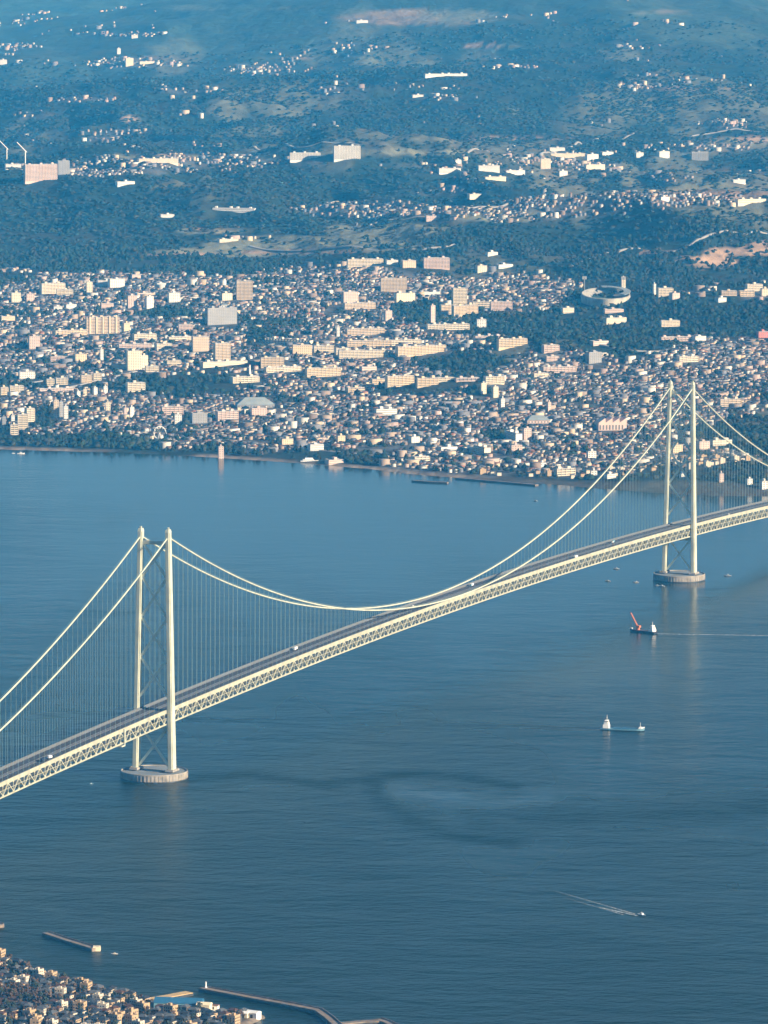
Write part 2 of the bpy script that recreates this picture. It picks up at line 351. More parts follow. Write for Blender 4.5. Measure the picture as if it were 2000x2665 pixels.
a = me.attributes.new('ripple', 'FLOAT', 'POINT'); a.data.foreach_set('value', np.clip(1.5 * (1 - sstep(5300, 9400, Y)) + 1.5 * rip * rag - .75 * slick * rag + 1.0 * big, 0, 3.2).astype(np.float32).ravel())
m, nt, b = new_mat('sea_water')
b.inputs['Base Color'].default_value = (0.008, 0.016, 0.005, 1); b.inputs['Specular IOR Level'].default_value = 0.20
b.inputs['IOR'].default_value = 1.33
geo = node(nt, 'ShaderNodeNewGeometry'); at = node(nt, 'ShaderNodeAttribute', attribute_name='ripple')
mp = node(nt, 'ShaderNodeMapping'); mp.inputs['Rotation'].default_value = (0, 0, R(20)); mp.inputs['Scale'].default_value = (0.55, 1.0, 1.0)
nt.links.new(geo.outputs['Position'], mp.inputs[0])
acc = None
for sc_, wgt in ((0.011, 3.2), (0.05, 1.5), (0.19, 0.55)):
    no = node(nt, 'ShaderNodeTexNoise', i_Scale=sc_, i_Detail=4.0, i_Distortion=0.4)
    nt.links.new(mp.outputs[0], no.inputs['Vector'])
    mu = node(nt, 'ShaderNodeMath', operation='MULTIPLY'); mu.inputs[1].default_value = wgt; nt.links.new(no.outputs[0], mu.inputs[0])
    if acc is None: acc = mu
    else:
        ad = node(nt, 'ShaderNodeMath', operation='ADD'); nt.links.new(acc.outputs[0], ad.inputs[0]); nt.links.new(mu.outputs[0], ad.inputs[1]); acc = ad
bp = node(nt, 'ShaderNodeBump'); bp.inputs['Distance'].default_value = 1.0
nt.links.new(acc.outputs[0], bp.inputs['Height'])
st = node(nt, 'ShaderNodeMapRange'); st.inputs['From Max'].default_value = 3.2; st.inputs['To Min'].default_value = 0.10; st.inputs['To Max'].default_value = 6.0
nt.links.new(at.outputs['Fac'], st.inputs[0]); nt.links.new(st.outputs[0], bp.inputs['Distance'])
nt.links.new(bp.outputs[0], b.inputs['Normal'])
ro = node(nt, 'ShaderNodeMapRange'); ro.inputs['From Max'].default_value = 3.2; ro.inputs['To Min'].default_value = 0.16; ro.inputs['To Max'].default_value = 0.55
nt.links.new(at.outputs['Fac'], ro.inputs[0]); nt.links.new(ro.outputs[0], b.inputs['Roughness'])
me.materials.append(m); tag(link('sea', me), kind='structure')

# ------------------------------------------------------------------ haze
mh = bpy.data.materials.new('haze'); mh.use_nodes = True; nt = mh.node_tree; nt.nodes.clear()
o_ = nt.nodes.new('ShaderNodeOutputMaterial'); v_ = nt.nodes.new('ShaderNodeVolumePrincipled')
v_.inputs['Color'].default_value = (*HAZE_COLOR, 1); v_.inputs['Density'].default_value = HAZE_DENSITY; v_.inputs['Anisotropy'].default_value = -0.3; v_.inputs['Absorption Color'].default_value = (1, 1, 1, 1)
nt.links.new(v_.outputs[0], o_.inputs['Volume'])
hz = MB(); hz.box(-31000, 31000, -10000, 62000, -40, 1260)
tag(hz.build('haze', mh), kind='stuff')

# ------------------------------------------------------------------ the bridge
AZ = 0.370558
bx0 = 7309.8 * math.sin(AZ) - 2746.4 * math.cos(AZ); by0 = 7309.8 * math.cos(AZ) + 2746.4 * math.sin(AZ)
bridge = empty('suspension_bridge', (bx0, by0, 0), math.pi / 2 - AZ, 'long pale suspension bridge with two tall towers crossing the strait', 'bridge')
ZTOP, ZMID, ZANC, SAG = 291.7, 98.97, 48.4, 44.5
TX = 995.5
def deck_z(x): return 97.0 - 14.05e-6 * np.asarray(x, float) ** 2
def deck_s(x): return -28.1e-6 * x
def cable_z(x):
    x = abs(x)
    if x <= TX: return ZMID + (ZTOP - ZMID) * (x / TX) ** 2
    t = (x - TX) / 960.0
    return ZTOP + (ZANC - ZTOP) * t - 4 * SAG * t * (1 - t)
def leg_y(z): return 23.25 - 5.5 * (z - 10) / 289.0
def brace_beam(mb, p, q, w): mb.beam(p, q, w, w * 1.2)
X_LEVELS = [14, 64, 98, 146, 194, 242, 284]
for tx in (-TX, TX):
    tw = MB()                                            # portal beam at the top carries the name of the tower
    zt = 284; yy = leg_y(zt) - 2
    tw.box(tx - 1.8, tx + 1.8, -yy, yy, zt - 2, zt + 2)
    tower = tw.build('tower', M['bridge'], bridge)
    for s in (-1, 1):
        lg = MB(); zs = np.linspace(10, 297, 15)
        V = []; Fc = []
        for i, z in enumerate(zs):
            yc = s * leg_y(z); a = 6.6 - 2.2 * i / 14; w = 3.3 - .4 * i / 14
            # cross-shaped shaft: corners notched like the real plated towers
            c = [(-a, -w + 1), (-a + 1.6, -w + 1), (-a + 1.6, -w), (a - 1.6, -w), (a - 1.6, -w + 1), (a, -w + 1), (a, w - 1), (a - 1.6, w - 1), (a - 1.6, w), (-a + 1.6, w), (-a + 1.6, w - 1), (-a, w - 1)]
            V += [(tx + p, yc + q, z) for p, q in c]
        for i in range(14):
            for j in range(12): Fc.append((i * 12 + j, i * 12 + (j + 1) % 12, (i + 1) * 12 + (j + 1) % 12, (i + 1) * 12 + j))
        Fc.append(tuple(14 * 12 + j for j in range(12)))
        lg.add(V, Fc); lg.build('leg', M['bridge'], tower)
        sd_ = MB(); yc = s * leg_y(297)                    # saddle housing on the leg head
        sd_.box(tx - 4.6, tx + 4.6, yc - 2.4, yc + 2.4, 297, 300.5, tx=1.2, ty=.5); sd_.box(tx - 1.2, tx + 1.2, yc - 1, yc + 1, 300.5, 303)
        sd_.build('saddle_housing', M['bridge'], tower)
        ft = MB(); yc = s * leg_y(10); ft.box(tx - 10, tx + 10, yc - 5.5, yc + 5.5, 9.9, 12.2, tx=.8, ty=.8); ft.build('leg_footing', M['pier'], tower)
    for z0, z1 in zip(X_LEVELS[:-1], X_LEVELS[1:]):
        if z0 == 64: continue
        for s in (-1, 1):
            d_ = MB(); brace_beam(d_, (tx, -s * (leg_y(z0) - 3), z0), (tx, s * (leg_y(z1) - 3), z1), 2.3); d_.build('diagonal_brace', M['brace'], tower)
    for z in (62, 98):
        d_ = MB(); yy = leg_y(z) - 3; d_.box(tx - 1.5, tx + 1.5, -yy, yy, z - 14 if z == 98 else z - 2, z - 11 if z == 98 else z + 2)
        if z == 62: d_.build('cross_beam', M['brace'], tower)
    pr = MB(); r_ = 40.2 if tx < 0 else 39
    pr.lathe([(r_, -6), (r_, 9.2), (r_ - .3, 9.6), (r_ - 1, 9.6), (r_ - 1.4, 8.4)], 96)
    # chisel marks of formwork: pilaster ribs round the drum
    pier = pr.build('tower_pier', M['pier'], bridge, (tx, 0, 0))
    pd = MB(); pd.lathe([(r_ - 1.4, 8.41), (.01, 8.42)], 64, cap=False); pd.build('pier_deck', M['pier_top'], pier)
    wb = MB(); wb.lathe([(r_ + .35, -5), (r_ + .35, 1.3)], 96); wb.build('tide_band', M['wetband'], pier)
    fd = MB()
    for k in range(56):
        t = 2 * math.pi * k / 56; c_, s_ = math.cos(t), math.sin(t)
        fd.add([((r_ + e) * math.cos(t + f), (r_ + e) * math.sin(t + f), z) for z in (1.5, 8.2) for e, f in ((.02, -.018), (.4, -.014), (.4, .014), (.02, .018))], BOXQ)
    tag(fd.build('fender_ribs', M['pier'], pier), kind='stuff')

# main cables
xs_c = np.concatenate([np.linspace(-TX - 960, -TX, 40), np.linspace(-TX, TX, 121)[1:], np.linspace(TX, TX + 960, 40)[1:]])
for s in (-1, 1):
    mc = MB(); mc.tube([(x, s * 17.75, cable_z(x) + 5.5 * 0) for x in xs_c], 0.95, 8); cb = mc.build('main_cable', M['bridge'], bridge)
    hr = MB()
    for k in (-.9, .9): hr.tube([(x, s * 17.75 + k, cable_z(x) + 2.0) for x in xs_c], .10, 4)
    hr.build('hand_rope', M['hanger'], cb)
# hangers: pairs of ropes every 14.2 m
hx = [x for x in np.arange(-1775, 1776, 14.2) if abs(abs(x) - TX) > 16 and cable_z(x) - deck_z(x) > 2.2]
vis = [(s, x) for x in hx for s in (-1, 1) if -1420 < x < 1330]
vis.sort(key=lambda q: (abs(q[1] + TX) if q[1] < 300 else 1e4 + q[1]) )
def hanger_into(mb, s, x, base=(0, 0, 0)):
    z0 = float(deck_z(x)); z1 = cable_z(x) - .6
    for k in (-.45, .45): mb.box(x + k - .06 - base[0], x + k + .06 - base[0], s * 17.75 - .06 - base[1], s * 17.75 + .06 - base[1], z0 - base[2], z1 - base[2])
rest = MB(); count = 0; done = set(vis[:296])
for s, x in vis[:296]:
    mb = MB(); b0 = (x, s * 17.75, float(deck_z(x))); hanger_into(mb, s, x, b0); mb.build('hanger', M['hanger'], bridge, b0)
for x in hx:
    for s in (-1, 1):
        if (s, x) not in done: hanger_into(rest, s, x)
tag(rest.build('hanger_row', M['hanger'], bridge), kind='stuff')

# deck: side chords, road, truss
DX = np.arange(-2000, 2001, 20.0)
def strip(mb, y0, y1, z0, z1, xs=DX, mi=0):                # a long box following the deck's curve
    V = []; Fc = []
    for x in xs:
        z = float(deck_z(x)); V += [(x, y0, z + z0), (x, y1, z + z0), (x, y1, z + z1), (x, y0, z + z1)]
    for i in range(len(xs) - 1):
        for j in range(4): Fc.append((i * 4 + j, (i + 1) * 4 + j, (i + 1) * 4 + (j + 1) % 4, i * 4 + (j + 1) % 4))
    Fc += [(3, 2, 1, 0), tuple((len(xs) - 1) * 4 + j for j in range(4))]
    mb.add(V, Fc, mi)
tr = MB()
strip(tr, -18.6, -17.0, -3.2, 0.0); strip(tr, 17.0, 18.6, -2.6, 0.0)
strip(tr, -18.5, -17.1, -17.0, -15.2); strip(tr, 17.1, 18.5, -17.0, -15.2)
truss = tr.build('stiffening_truss', M['truss'], bridge)
rd = MB(); strip(rd, -15.6, 15.6, -1.6, -0.6); road = rd.build('road_deck', M['asphalt'], bridge)
md = MB(); strip(md, -2.3, 2.3, -.596, -.3); md.build('median_strip', M['grating'], road)
for s in (-1, 1):
    wk = MB(); strip(wk, s * 16.3 - .68, s * 16.3 + .68, -1.0, -.35); wk.build('inspection_walkway', M['truss'], bridge)
    rl = MB(); strip(rl, s * 15.5 - .12, s * 15.5 + .12, -.59, .9); rl.build('guard_rail', M['grating'], road)
    fs = MB(); strip(fs, s * 18.3 - .1, s * 18.3 + .1, .004, 1.5); fs.build('edge_fence', M['truss'] if s < 0 else M['grating'], bridge)
ll = MB()
for s in (-1, 1):
    for yy in (3.2, 14.4): strip(ll, s * yy - .1, s * yy + .1, -.596, -.585)
ll.build('edge_line', M['line'], road)
ld = MB()
for x in np.arange(-1500, 1500, 20.0):
    for yy in (-10.6, -6.9, 6.9, 10.6):
        z = float(deck_z(x)) - .59; ld.box(x, x + 8, yy - .09, yy + .09, z, z + .008)
tag(ld.build('lane_dash', M['line'], road), kind='stuff')
fb = MB()                                                   # floor beams and bottom laterals under the road
for x in np.arange(-1704, 1705, 14.2):
    z = float(deck_z(x)); fb.box(x - .5, x + .5, -17, 17, z - 16.6, z - 15.4); fb.box(x - .45, x + .45, -17, 17, z - 3.6, z - 1.7)
    fb.beam((x, -17, z - 16), (x + 14.2, 17, float(deck_z(x + 14.2)) - 16), .6)
    zb = float(deck_z(x + 14.2))
    odd = int(round((x + 1704) / 14.2)) % 2
    fb.beam((x, 17.8, z - (2.6 if odd else 15.2)), (x + 14.2, 17.8, zb - (15.2 if odd else 2.6)), .9); fb.box(x - .35, x + .35, 17.4, 18.2, z - 15.3, z - 2.5)
tag(fb.build('floor_beams', M['truss'], bridge), kind='stuff')
dm = MB(); strip(dm, -4.5, 4.5, -15.3, -15.0); dm.build('lower_deck_walk', M['grating'], bridge)
panel_me = []
for odd in (0, 1):
    p_ = MB(); L = 14.2
    p_.box(-.45, .45, -.5, .5, -15.3, -2.5)
    a_, b_ = (-15.2, -2.6) if odd else (-2.6, -15.2)
    p_.beam((0, 0, a_), (L, 0, b_), 1.0, 1.15); p_.box(.46, 13.74, -.3, .3, -9.2, -8.7)
    p_.add([(-2.2, -.52, -2.6), (2.2, -.52, -2.6), (0.9, -.52, -4.6), (-.9, -.52, -4.6), (-2.2, .52, -2.6), (2.2, .52, -2.6), (0.9, .52, -4.6), (-.9, .52, -4.6)], BOXQ)
    p_.add([(-2.2, -.52, -15.2), (2.2, -.52, -15.2), (0.9, -.52, -13.2), (-.9, -.52, -13.2), (-2.2, .52, -15.2), (2.2, .52, -15.2), (0.9, .52, -13.2), (-.9, .52, -13.2)], BOXQ)
    panel_me.append(p_.mesh('truss_panel', M['truss']))
for i, x in enumerate(np.arange(-1704, 1705, 14.2)):
    o = link('truss_panel', panel_me[i % 2], truss, (x, -17.8, float(deck_z(x)))); o.rotation_euler = (0, math.atan(28.1e-6 * (x + 7.1)), 0)
gt = MB(); xg = -1128.0; zg = float(deck_z(xg))              # travelling inspection gantry hung round the truss
for yy in (-19.6, 19.6):
    gt.box(xg - .9, xg + .9, yy - .6, yy + .6, zg - 19.6, zg + .6); gt.box(xg - 9, xg + 1.2, yy - .5, yy + .5, zg - 19.8, zg - 18.4)
gt.box(xg - 9, xg - 6.8, -19, 19, zg - 19.9, zg - 18.3); gt.box(xg - 1, xg + 1, -19, 19, zg - 19.9, zg - 18.3)
gt.build('inspection_gantry', M['bridge'], bridge)

def on_deck(x, y): return bridge.matrix_world if False else Vector((bx0 + math.cos(math.pi/2-AZ) * x - math.sin(math.pi/2-AZ) * y, by0 + math.sin(math.pi/2-AZ) * x + math.cos(math.pi/2-AZ) * y, float(deck_z(x)) - .6))
def lorry(x, y, body, cabm, label, L=10.5, back=False):
    t = empty('lorry', on_deck(x, y), math.pi / 2 - AZ + (math.pi if back else 0), label, 'lorry')
    b_ = MB(); b_.box(-L / 2, L / 2 - 2.6, -1.25, 1.25, 1.0, 3.8); b_.build('cargo_box', body, t)
    c_ = MB(); c_.prism([(L / 2 - 2.5, -1.2), (L / 2 - .2, -1.2), (L / 2, -1), (L / 2, 1), (L / 2 - .2, 1.2), (L / 2 - 2.5, 1.2)], .6, 2.9); cb_ = c_.build('cab', cabm, t)
    w_ = MB(); w_.box(L / 2 - .05, L / 2 + .06, -1.0, 1.0, 1.8, 2.7); w_.build('windscreen', M['glass'], cb_)
    f_ = MB(); f_.box(-L / 2, L / 2 - .1, -1, 1, .55, .95); f_.build('chassis', M['dark'], t)
    for wx_ in (-L / 2 + 1.4, -L / 2 + 2.6, L / 2 - 1.3):
        for s in (-1, 1):
            w = MB(); w.tube([(wx_, s * .85, .5), (wx_, s * 1.2, .5)], .5, 10); w.build('wheel', M['tyre'], t)
def car(x, y, mat, label, back=False):
    t = empty('car', on_deck(x, y), math.pi / 2 - AZ + (math.pi if back else 0), label, 'car')
    b_ = MB(); b_.box(-2.2, 2.2, -.87, .87, .35, .95, tx=.08, ty=.04); b_.box(-1.7, 1.1, -.8, .8, .95, 1.5, tx=.45, ty=.12); b_.build('body', mat, t)
    w_ = MB(); w_.box(-1.5, .9, -.79, .79, 1.02, 1.36, tx=.3, ty=.04); w_.build('window_band', M['glass'], t)
    for wx_ in (-1.35, 1.35):
        for s in (-1, 1):
            w = MB(); w.tube([(wx_, s * .68, .33), (wx_, s * .9, .33)], .33, 10); w.build('wheel', M['tyre'], t)
def deck_x_for(px):                                          # the point of the roadway under a survey column
    xs_ = np.linspace(-1600, 1500, 1200); P = np.array([on_deck(x, -9.0) for x in xs_]); q = survey(P)[0]
    return float(np.interp(px, q, xs_))
lorry(deck_x_for(130), -8.8, M['white'], M['white'], 'white lorry in the near lanes at the far left of the bridge', 9.0)
lorry(deck_x_for(113), -8.8, M['dark'], M['dark'], 'dark lorry following the white lorry on the left side span', 10.5)
lorry(deck_x_for(803), 8.8, M['white'], M['white'], 'white lorry in the far lanes left of mid span', 9.0, True)
car(deck_x_for(1108), 8.8, M['white'], 'white car near the middle of the main span below the cables', True)
lorry(deck_x_for(1260), 8.8, M['white'], M['pale_blue'], 'white box lorry on the main span right of where the cables touch the deck', 9.5, True)
lorry(deck_x_for(1494), -12.4, M['white'], M['white'], 'white lorry right of the middle, well before the far tower', 11.0)
lorry(deck_x_for(1620), 5.0, M['pale_blue'], M['white'], 'pale blue lorry just left of the far tower', 9.0, True)
car(deck_x_for(1898), -9.0, M['white'], 'white car right of the far tower on the bridge')

# ------------------------------------------------------------------ ships and boats
def hull_mesh(mb, L, W, Hd, bow=.28, sheer=.6, draft=1.0, mi=0, stern=.85):
    st_ = np.linspace(-.5, .5, 13); V = []; Fc = []
    for t in st_:
        k = 1 - max(0, (t - (.5 - bow)) / bow) ** 2.2
        k = max(k, .02) * (stern + (1 - stern) * min(1, (t + .5) / .15))
        zt = Hd + sheer * max(0, (t + .1) / .6) ** 2
        x = t * L; xw = x * (.93 if t > 0 else .98)
        V += [(xw, -W / 2 * k * .82, -draft), (x, -W / 2 * k, zt), (x, W / 2 * k, zt), (xw, W / 2 * k * .82, -draft)]
    for i in range(12):
        for j in range(3): Fc.append((i * 4 + j, i * 4 + j + 1, (i + 1) * 4 + j + 1, (i + 1) * 4 + j))
    Fc += [(3, 2, 1, 0), (48, 49, 50, 51)]
    mb.add(V, Fc, mi)
def foam_mat(name, dens):
    m, nt, b = new_mat(name)
    b.inputs['Base Color'].default_value = (.72, .76, .76, 1); b.inputs['Roughness'].default_value = .9
    tr_ = node(nt, 'ShaderNodeBsdfTransparent'); mx = node(nt, 'ShaderNodeMixShader'); out = [n for n in nt.nodes if n.type == 'OUTPUT_MATERIAL'][0]
    tc = node(nt, 'ShaderNodeTexCoord'); no = node(nt, 'ShaderNodeTexNoise', i_Scale=.35, i_Detail=4.0); nt.links.new(tc.outputs['Object'], no.inputs['Vector'])
    at = node(nt, 'ShaderNodeAttribute', attribute_name='fade')
    mp = node(nt, 'ShaderNodeMapRange'); mp.inputs['From Min'].default_value = .35; mp.inputs['From Max'].default_value = .65; mp.inputs['To Max'].default_value = dens
    nt.links.new(no.outputs[0], mp.inputs[0]); mu = node(nt, 'ShaderNodeMath', operation='MULTIPLY'); nt.links.new(mp.outputs[0], mu.inputs[0]); nt.links.new(at.outputs['Fac'], mu.inputs[1])
    nt.links.new(mu.outputs[0], mx.inputs[0]); nt.links.new(tr_.outputs[0], mx.inputs[1]); nt.links.new(b.outputs[0], mx.inputs[2]); nt.links.new(mx.outputs[0], out.inputs[0])
    return m
def wake(pts, w0, w1, dens=.9, f1=.15):
    """foam trail from the stern along ground points"""
    pts = np.array(pts, float); n = len(pts); V = []; q = []; fd_ = []
    for i, p in enumerate(pts):
        d_ = pts[min(i + 1, n - 1)] - pts[max(i - 1, 0)]; nrm = np.array([-d_[1], d_[0], 0]); nrm /= np.linalg.norm(nrm)
        t = i / (n - 1); w = w0 + (w1 - w0) * t; f = 1 + (f1 - 1) * t
        for e, g in ((-1, 0), (-.5, 1), (.5, 1), (1, 0)): V.append(p + nrm * w * e / 2 + np.array([0, 0, .12])); fd_.append(f * g)
    for i in range(n - 1):
        for j in range(3): q.append((i * 4 + j, i * 4 + j + 1, i * 4 + 5 + j, i * 4 + 4 + j))
    me = fast_mesh('wake_foam', np.array(V), quads=q); a = me.attributes.new('fade', 'FLOAT', 'POINT'); a.data.foreach_set('value', np.array(fd_, np.float32))
    me.materials.append(foam_mat('wake_foam', dens)); tag(link('wake_foam', me), kind='stuff')
def line_pts(a, b, n=14):
    A = sea_spot(*a); B = sea_spot(*b); return [A + (B - A) * t for t in np.linspace(0, 1, n)]
def heading(a, b):
    A = sea_spot(*a); B = sea_spot(*b); return math.atan2(B[1] - A[1], B[0] - A[0])

# crane ship heading left
p = sea_spot(1674, 1646); rz = heading((1712, 1650), (1640, 1642))
cs = empty('crane_ship', (p[0], p[1], 0), rz, 'dark crane ship with a tilted orange red boom and white deckhouse, trailing a wake', 'crane ship')
h = MB(); hull_mesh(h, 46, 11, 2.6, .2, 1.0); h.build('hull', M['dark'], cs)
h = MB(); h.box(-21, 14, -4.6, 4.6, 2.45, 2.9); h.build('deck', M['rust'], cs)
h = MB(); h.box(-20, -13.5, -4.2, 4.2, 2.9, 6.2); h.box(-19, -14.5, -3.6, 3.6, 6.2, 9.2); h.box(-18.4, -15.4, -3, 3, 9.2, 11.4); dh = h.build('deckhouse', M['white'], cs)
h = MB(); h.box(-14.6, -14.4, -3.3, 3.3, 7.4, 8.6); h.box(-15.45, -15.3, -2.8, 2.8, 9.8, 10.9); h.build('window_band', M['glass'], dh)
h = MB(); h.tube([(-16.8, 0, 11.4), (-16.8, 0, 17)], [.35, .15], 6); h.build('mast', M['white'], cs)
h = MB(); h.tube([(-19.5, 0, 6), (-19.5, 0, 10.5)], [1.1, .9], 10); h.build('funnel', M['cream'], cs)
h = MB(); h.tube([(8, 0, 2.9), (8, 0, 6.4)], 2.4, 12); h.box(4.8, 10.2, -2.2, 2.2, 6.4, 9.2); h.build('crane_house', M['red'], cs)
h = MB()
A, B = np.array([7.5, 0, 5.5]), np.array([21, 0, 26])
dv = (B - A)
for e in ((0, -1.1, 0), (0, 1.1, 0), (1.2, 0, -1.0)):
    h.beam(A + np.array(e), B + np.array(e) * .5, .8)
for t in np.linspace(0, 1, 9):
    k = 1 - .5 * t; q = A + dv * t; h.beam(q + np.array((0, -1.1, 0)) * k, q + np.array((0, 1.1, 0)) * k, .5); h.beam(q + np.array((0, -1.1, 0)) * k, q + np.array((1.2, 0, -1)) * k, .45)
h.build('boom', M['red'], cs)
h = MB(); h.tube([(21, 0, 26), (23.5, 0, 28), (22, 0, 3.2)], .18, 5); h.build('hoist_rope', M['dark'], cs)
h = MB(); h.box(19, 21.5, -2, 2, 3.2, 5.0); h.build('windlass', M['white'], cs)
wake(line_pts((1712, 1650), (2120, 1656), 24), 4.5, 9.0, .9, .4)

# blue coaster heading right
p = sea_spot(1622, 1901); rz = heading((1570, 1899), (1684, 1904))
bs = empty('cargo_ship', (p[0], p[1], 0), rz, 'low blue cargo ship with white wheelhouse at its stern and white bow', 'cargo ship')
h = MB(); hull_mesh(h, 57, 9, 1.9, .18, 1.6); h.build('hull', M['pale_blue'], bs)
h = MB(); hull_mesh(h, 57.1, 10.1, .55, .18, .2); h.build('boot_stripe', M['dark'], bs)
for k in range(3):
    h = MB(); h.box(-12 + k * 11, -2 + k * 11, -3.6, 3.6, 2.25, 3.3, ty=.3); h.build('hatch_cover', M['blue'], bs)
h = MB(); h.box(-25, -17.5, -4.2, 4.2, 2.3, 6.5); h.box(-24, -18.2, -3.8, 3.8, 6.5, 9.5); h.box(-23, -18.8, -4.6, 4.6, 9.5, 12); dh = h.build('wheelhouse', M['white'], bs)
h = MB(); h.box(-18.78, -18.65, -4.2, 4.2, 10.3, 11.3); h.box(-23.2, -18.6, -4.72, -4.6, 10.3, 11.3); h.build('window_band', M['glass'], dh)
h = MB(); h.tube([(-23.5, 0, 9), (-23.8, 0, 15)], [1.1, .9], 10); h.build('funnel', M['dark'], bs)
h = MB(); h.tube([(-20.5, 0, 12), (-20.5, 0, 19)], [.3, .12], 6); h.box(-20.7, -20.3, -1.5, 1.5, 15.3, 15.7); h.build('mast', M['white'], bs)
h = MB(); h.box(20.5, 25, -2.6, 2.6, 3.0, 5.2, tx=.6, ty=.4); h.tube([(22.5, 0, 5), (22.5, 0, 11)], [.25, .12], 6); h.build('forecastle', M['white'], bs)
h = MB(); h.add([(24, -2.6, 3.2), (27.8, -.3, 4.2), (27.8, .3, 4.2), (24, 2.6, 3.2), (24, -2.7, 4.6), (28.2, -.3, 5.6), (28.2, .3, 5.6), (24, 2.7, 4.6)], BOXQ); h.build('bow_bulwark', M['white'], bs)
wake(line_pts((1566, 1900), (1380, 1894), 12), 3.5, 6, .25, .05)

def small_boat(px, py, L, rz, mat, cabm, label, group=None, cat='boat'):
    L *= .85
    p = sea_spot(px, py)
    t = empty('motor_boat', (p[0], p[1], 0), rz, label, cat, group)
    h = MB(); hull_mesh(h, L, L * .27, L * .085, .4, L * .04, .4); h.build('hull', mat, t); h = MB(); hull_mesh(h, L * 1.004, L * .272, L * .03, .4, 0, .3); h.build('boot_stripe', M['dark'], t)
    h = MB(); h.box(-L * .2, L * .12, -L * .1, L * .1, L * .08, L * .2, tx=L * .02, ty=L * .01); c_ = h.build('cabin', cabm, t)
    h = MB(); h.box(-L * .17, L * .123, -L * .101, L * .101, L * .13, L * .17, tx=L * .008, ty=L * .004); h.build('window_band', M['glass'], c_)
    h = MB(); h.tube([(-L * .05, 0, L * .19), (-L * .05, 0, L * .36)], L * .008, 5); h.build('mast', M['white'], t)
    return t
rz = heading((1560, 2350), (1690, 2385))
small_boat(1672, 2383, 15, rz, M['white'], M['white'], 'white speedboat running right with a double trail of foam behind it')
wake(line_pts((1660, 2384), (1560, 2362), 10), 4.5, 4.0, .9, .7); wake(line_pts((1655, 2380), (1440, 2318), 20), 2.6, 2.6, .9, .22)
wake(line_pts((1625, 2382), (1470, 2337), 14), 2.4, 2.6, .7, .15)
for px, py, L, lab in [(1605, 1481, 11, 'small white boat on the water left of the far pier, level with its top'), (1583, 1513, 10, 'small white boat farthest to the lower left of the far pier'),
                       (1657, 1516, 10, 'small pale boat between the crane ship and the far pier'), (1723, 1526, 11, 'small white boat just below the left end of the far pier'), (1711, 1524, 7, 'tiny pale boat touching the boat below the far pier, on its left'),
                       (1895, 1499, 13, 'pale boat on the open water right of the far pier'), (1395, 1304, 9, 'tiny white boat alone in the strait below the far shore')]:
    small_boat(px, py, L, R(random.uniform(150, 200)), M['boat_grey'], M['boat_grey'], lab)
small_boat(298, 2484, 8.5, R(175), M['white'], M['cream'], 'small white boat off the lit end of the short breakwater')
small_boat(238, 2041, 6, R(10), M['pale_blue'], M['white'], 'tiny pale boat left of the near pier, below the bridge')
small_boat(55, 1181, 16, R(5), M['white'], M['white'], 'white boat moored off the far beach at the left edge')
small_boat(35, 1180, 7, R(5), M['white'], M['white'], 'small white dinghy left of the boat off the far beach')

# ------------------------------------------------------------------ breakwaters and the near shore
def quay(pts, w, z1, name, label, cat, mat='concrete', wall=True):
    P = [sea_spot(*q, z1) for q in pts]
    root = empty(name, (P[0][0], P[0][1], 0), 0, label, cat); o0 = P[0]
    b_ = MB(); n = len(P); L_ = []; R_ = []
    for i in range(n):
        d_ = P[min(i + 1, n - 1)] - P[max(i - 1, 0)]; nn = np.array([-d_[1], d_[0]]); nn /= np.linalg.norm(nn)
        L_.append(P[i][:2] - o0[:2] + nn * w / 2); R_.append(P[i][:2] - o0[:2] - nn * w / 2)
    V = []; Fc = []
    for i in range(n): V += [(*L_[i], -4), (*L_[i], z1), (*R_[i], z1), (*R_[i], -4)]
    for i in range(n - 1):
        for j in range(3): Fc.append((i * 4 + j, i * 4 + j + 1, (i + 1) * 4 + j + 1, (i + 1) * 4 + j))
    Fc += [(3, 2, 1, 0), tuple((n - 1) * 4 + j for j in range(4))]
    b_.add(V, Fc); b_.build('mole', M[mat], root)
    if wall:
        c_ = MB()
        for i in range(n - 1): c_.beam((*(L_[i] * .93 + R_[i] * .07), z1 + .6), (*(L_[i + 1] * .93 + R_[i + 1] * .07), z1 + .6), .7, 1.2)
        c_.build('parapet', M[mat], root)
    t_ = MB()
    for i in range(n - 1):
        t_.beam((*(L_[i] * 1.01 - R_[i] * .01), -.2), (*(L_[i + 1] * 1.01 - R_[i + 1] * .01), -.2), .5, 5.2); t_.beam((*(R_[i] * 1.01 - L_[i] * .01), -.2), (*(R_[i + 1] * 1.01 - L_[i + 1] * .01), -.2), .5, 5.2)
    t_.build('tide_band', M['wetband'], root)  # tide band carried up the sides, so it also paints in their shade
    return root
bw = quay([(119, 2427), (170, 2444), (248, 2468)], 8.0, 3.4, 'breakwater', 'short straight breakwater lying offshore with a pale lit end', 'breakwater')
P_ = sea_spot(252, 2466, 3.4) - sea_spot(119, 2427, 3.4)
h = MB(); h.box(P_[0] - 4, P_[0] + 4, P_[1] - 4, P_[1] + 4, -3, 4.6, ty=.3, tx=.3); h.build('lit_head_block', M['cream'], bw)  # cream colour stands in for sunlight on the breakwater's end
bw = quay([(526, 2570), (640, 2592), (760, 2614), (830, 2628), (858, 2648), (880, 2668), (905, 2690)], 9.0, 3.8, 'breakwater', 'long bent breakwater with a small beacon at its tip', 'breakwater')
P_ = sea_spot(536, 2571, 3.8) - sea_spot(526, 2570, 3.8)
h = MB(); h.lathe([(1.3, 3.8), (1.2, 4.6), (.8, 4.8), (.6, 8), (1.0, 8.2), (1.0, 8.5), (.5, 8.6), (.5, 9.6), (.1, 10)], 14, P_[0], P_[1]); h.build('beacon', M['white'], bw)
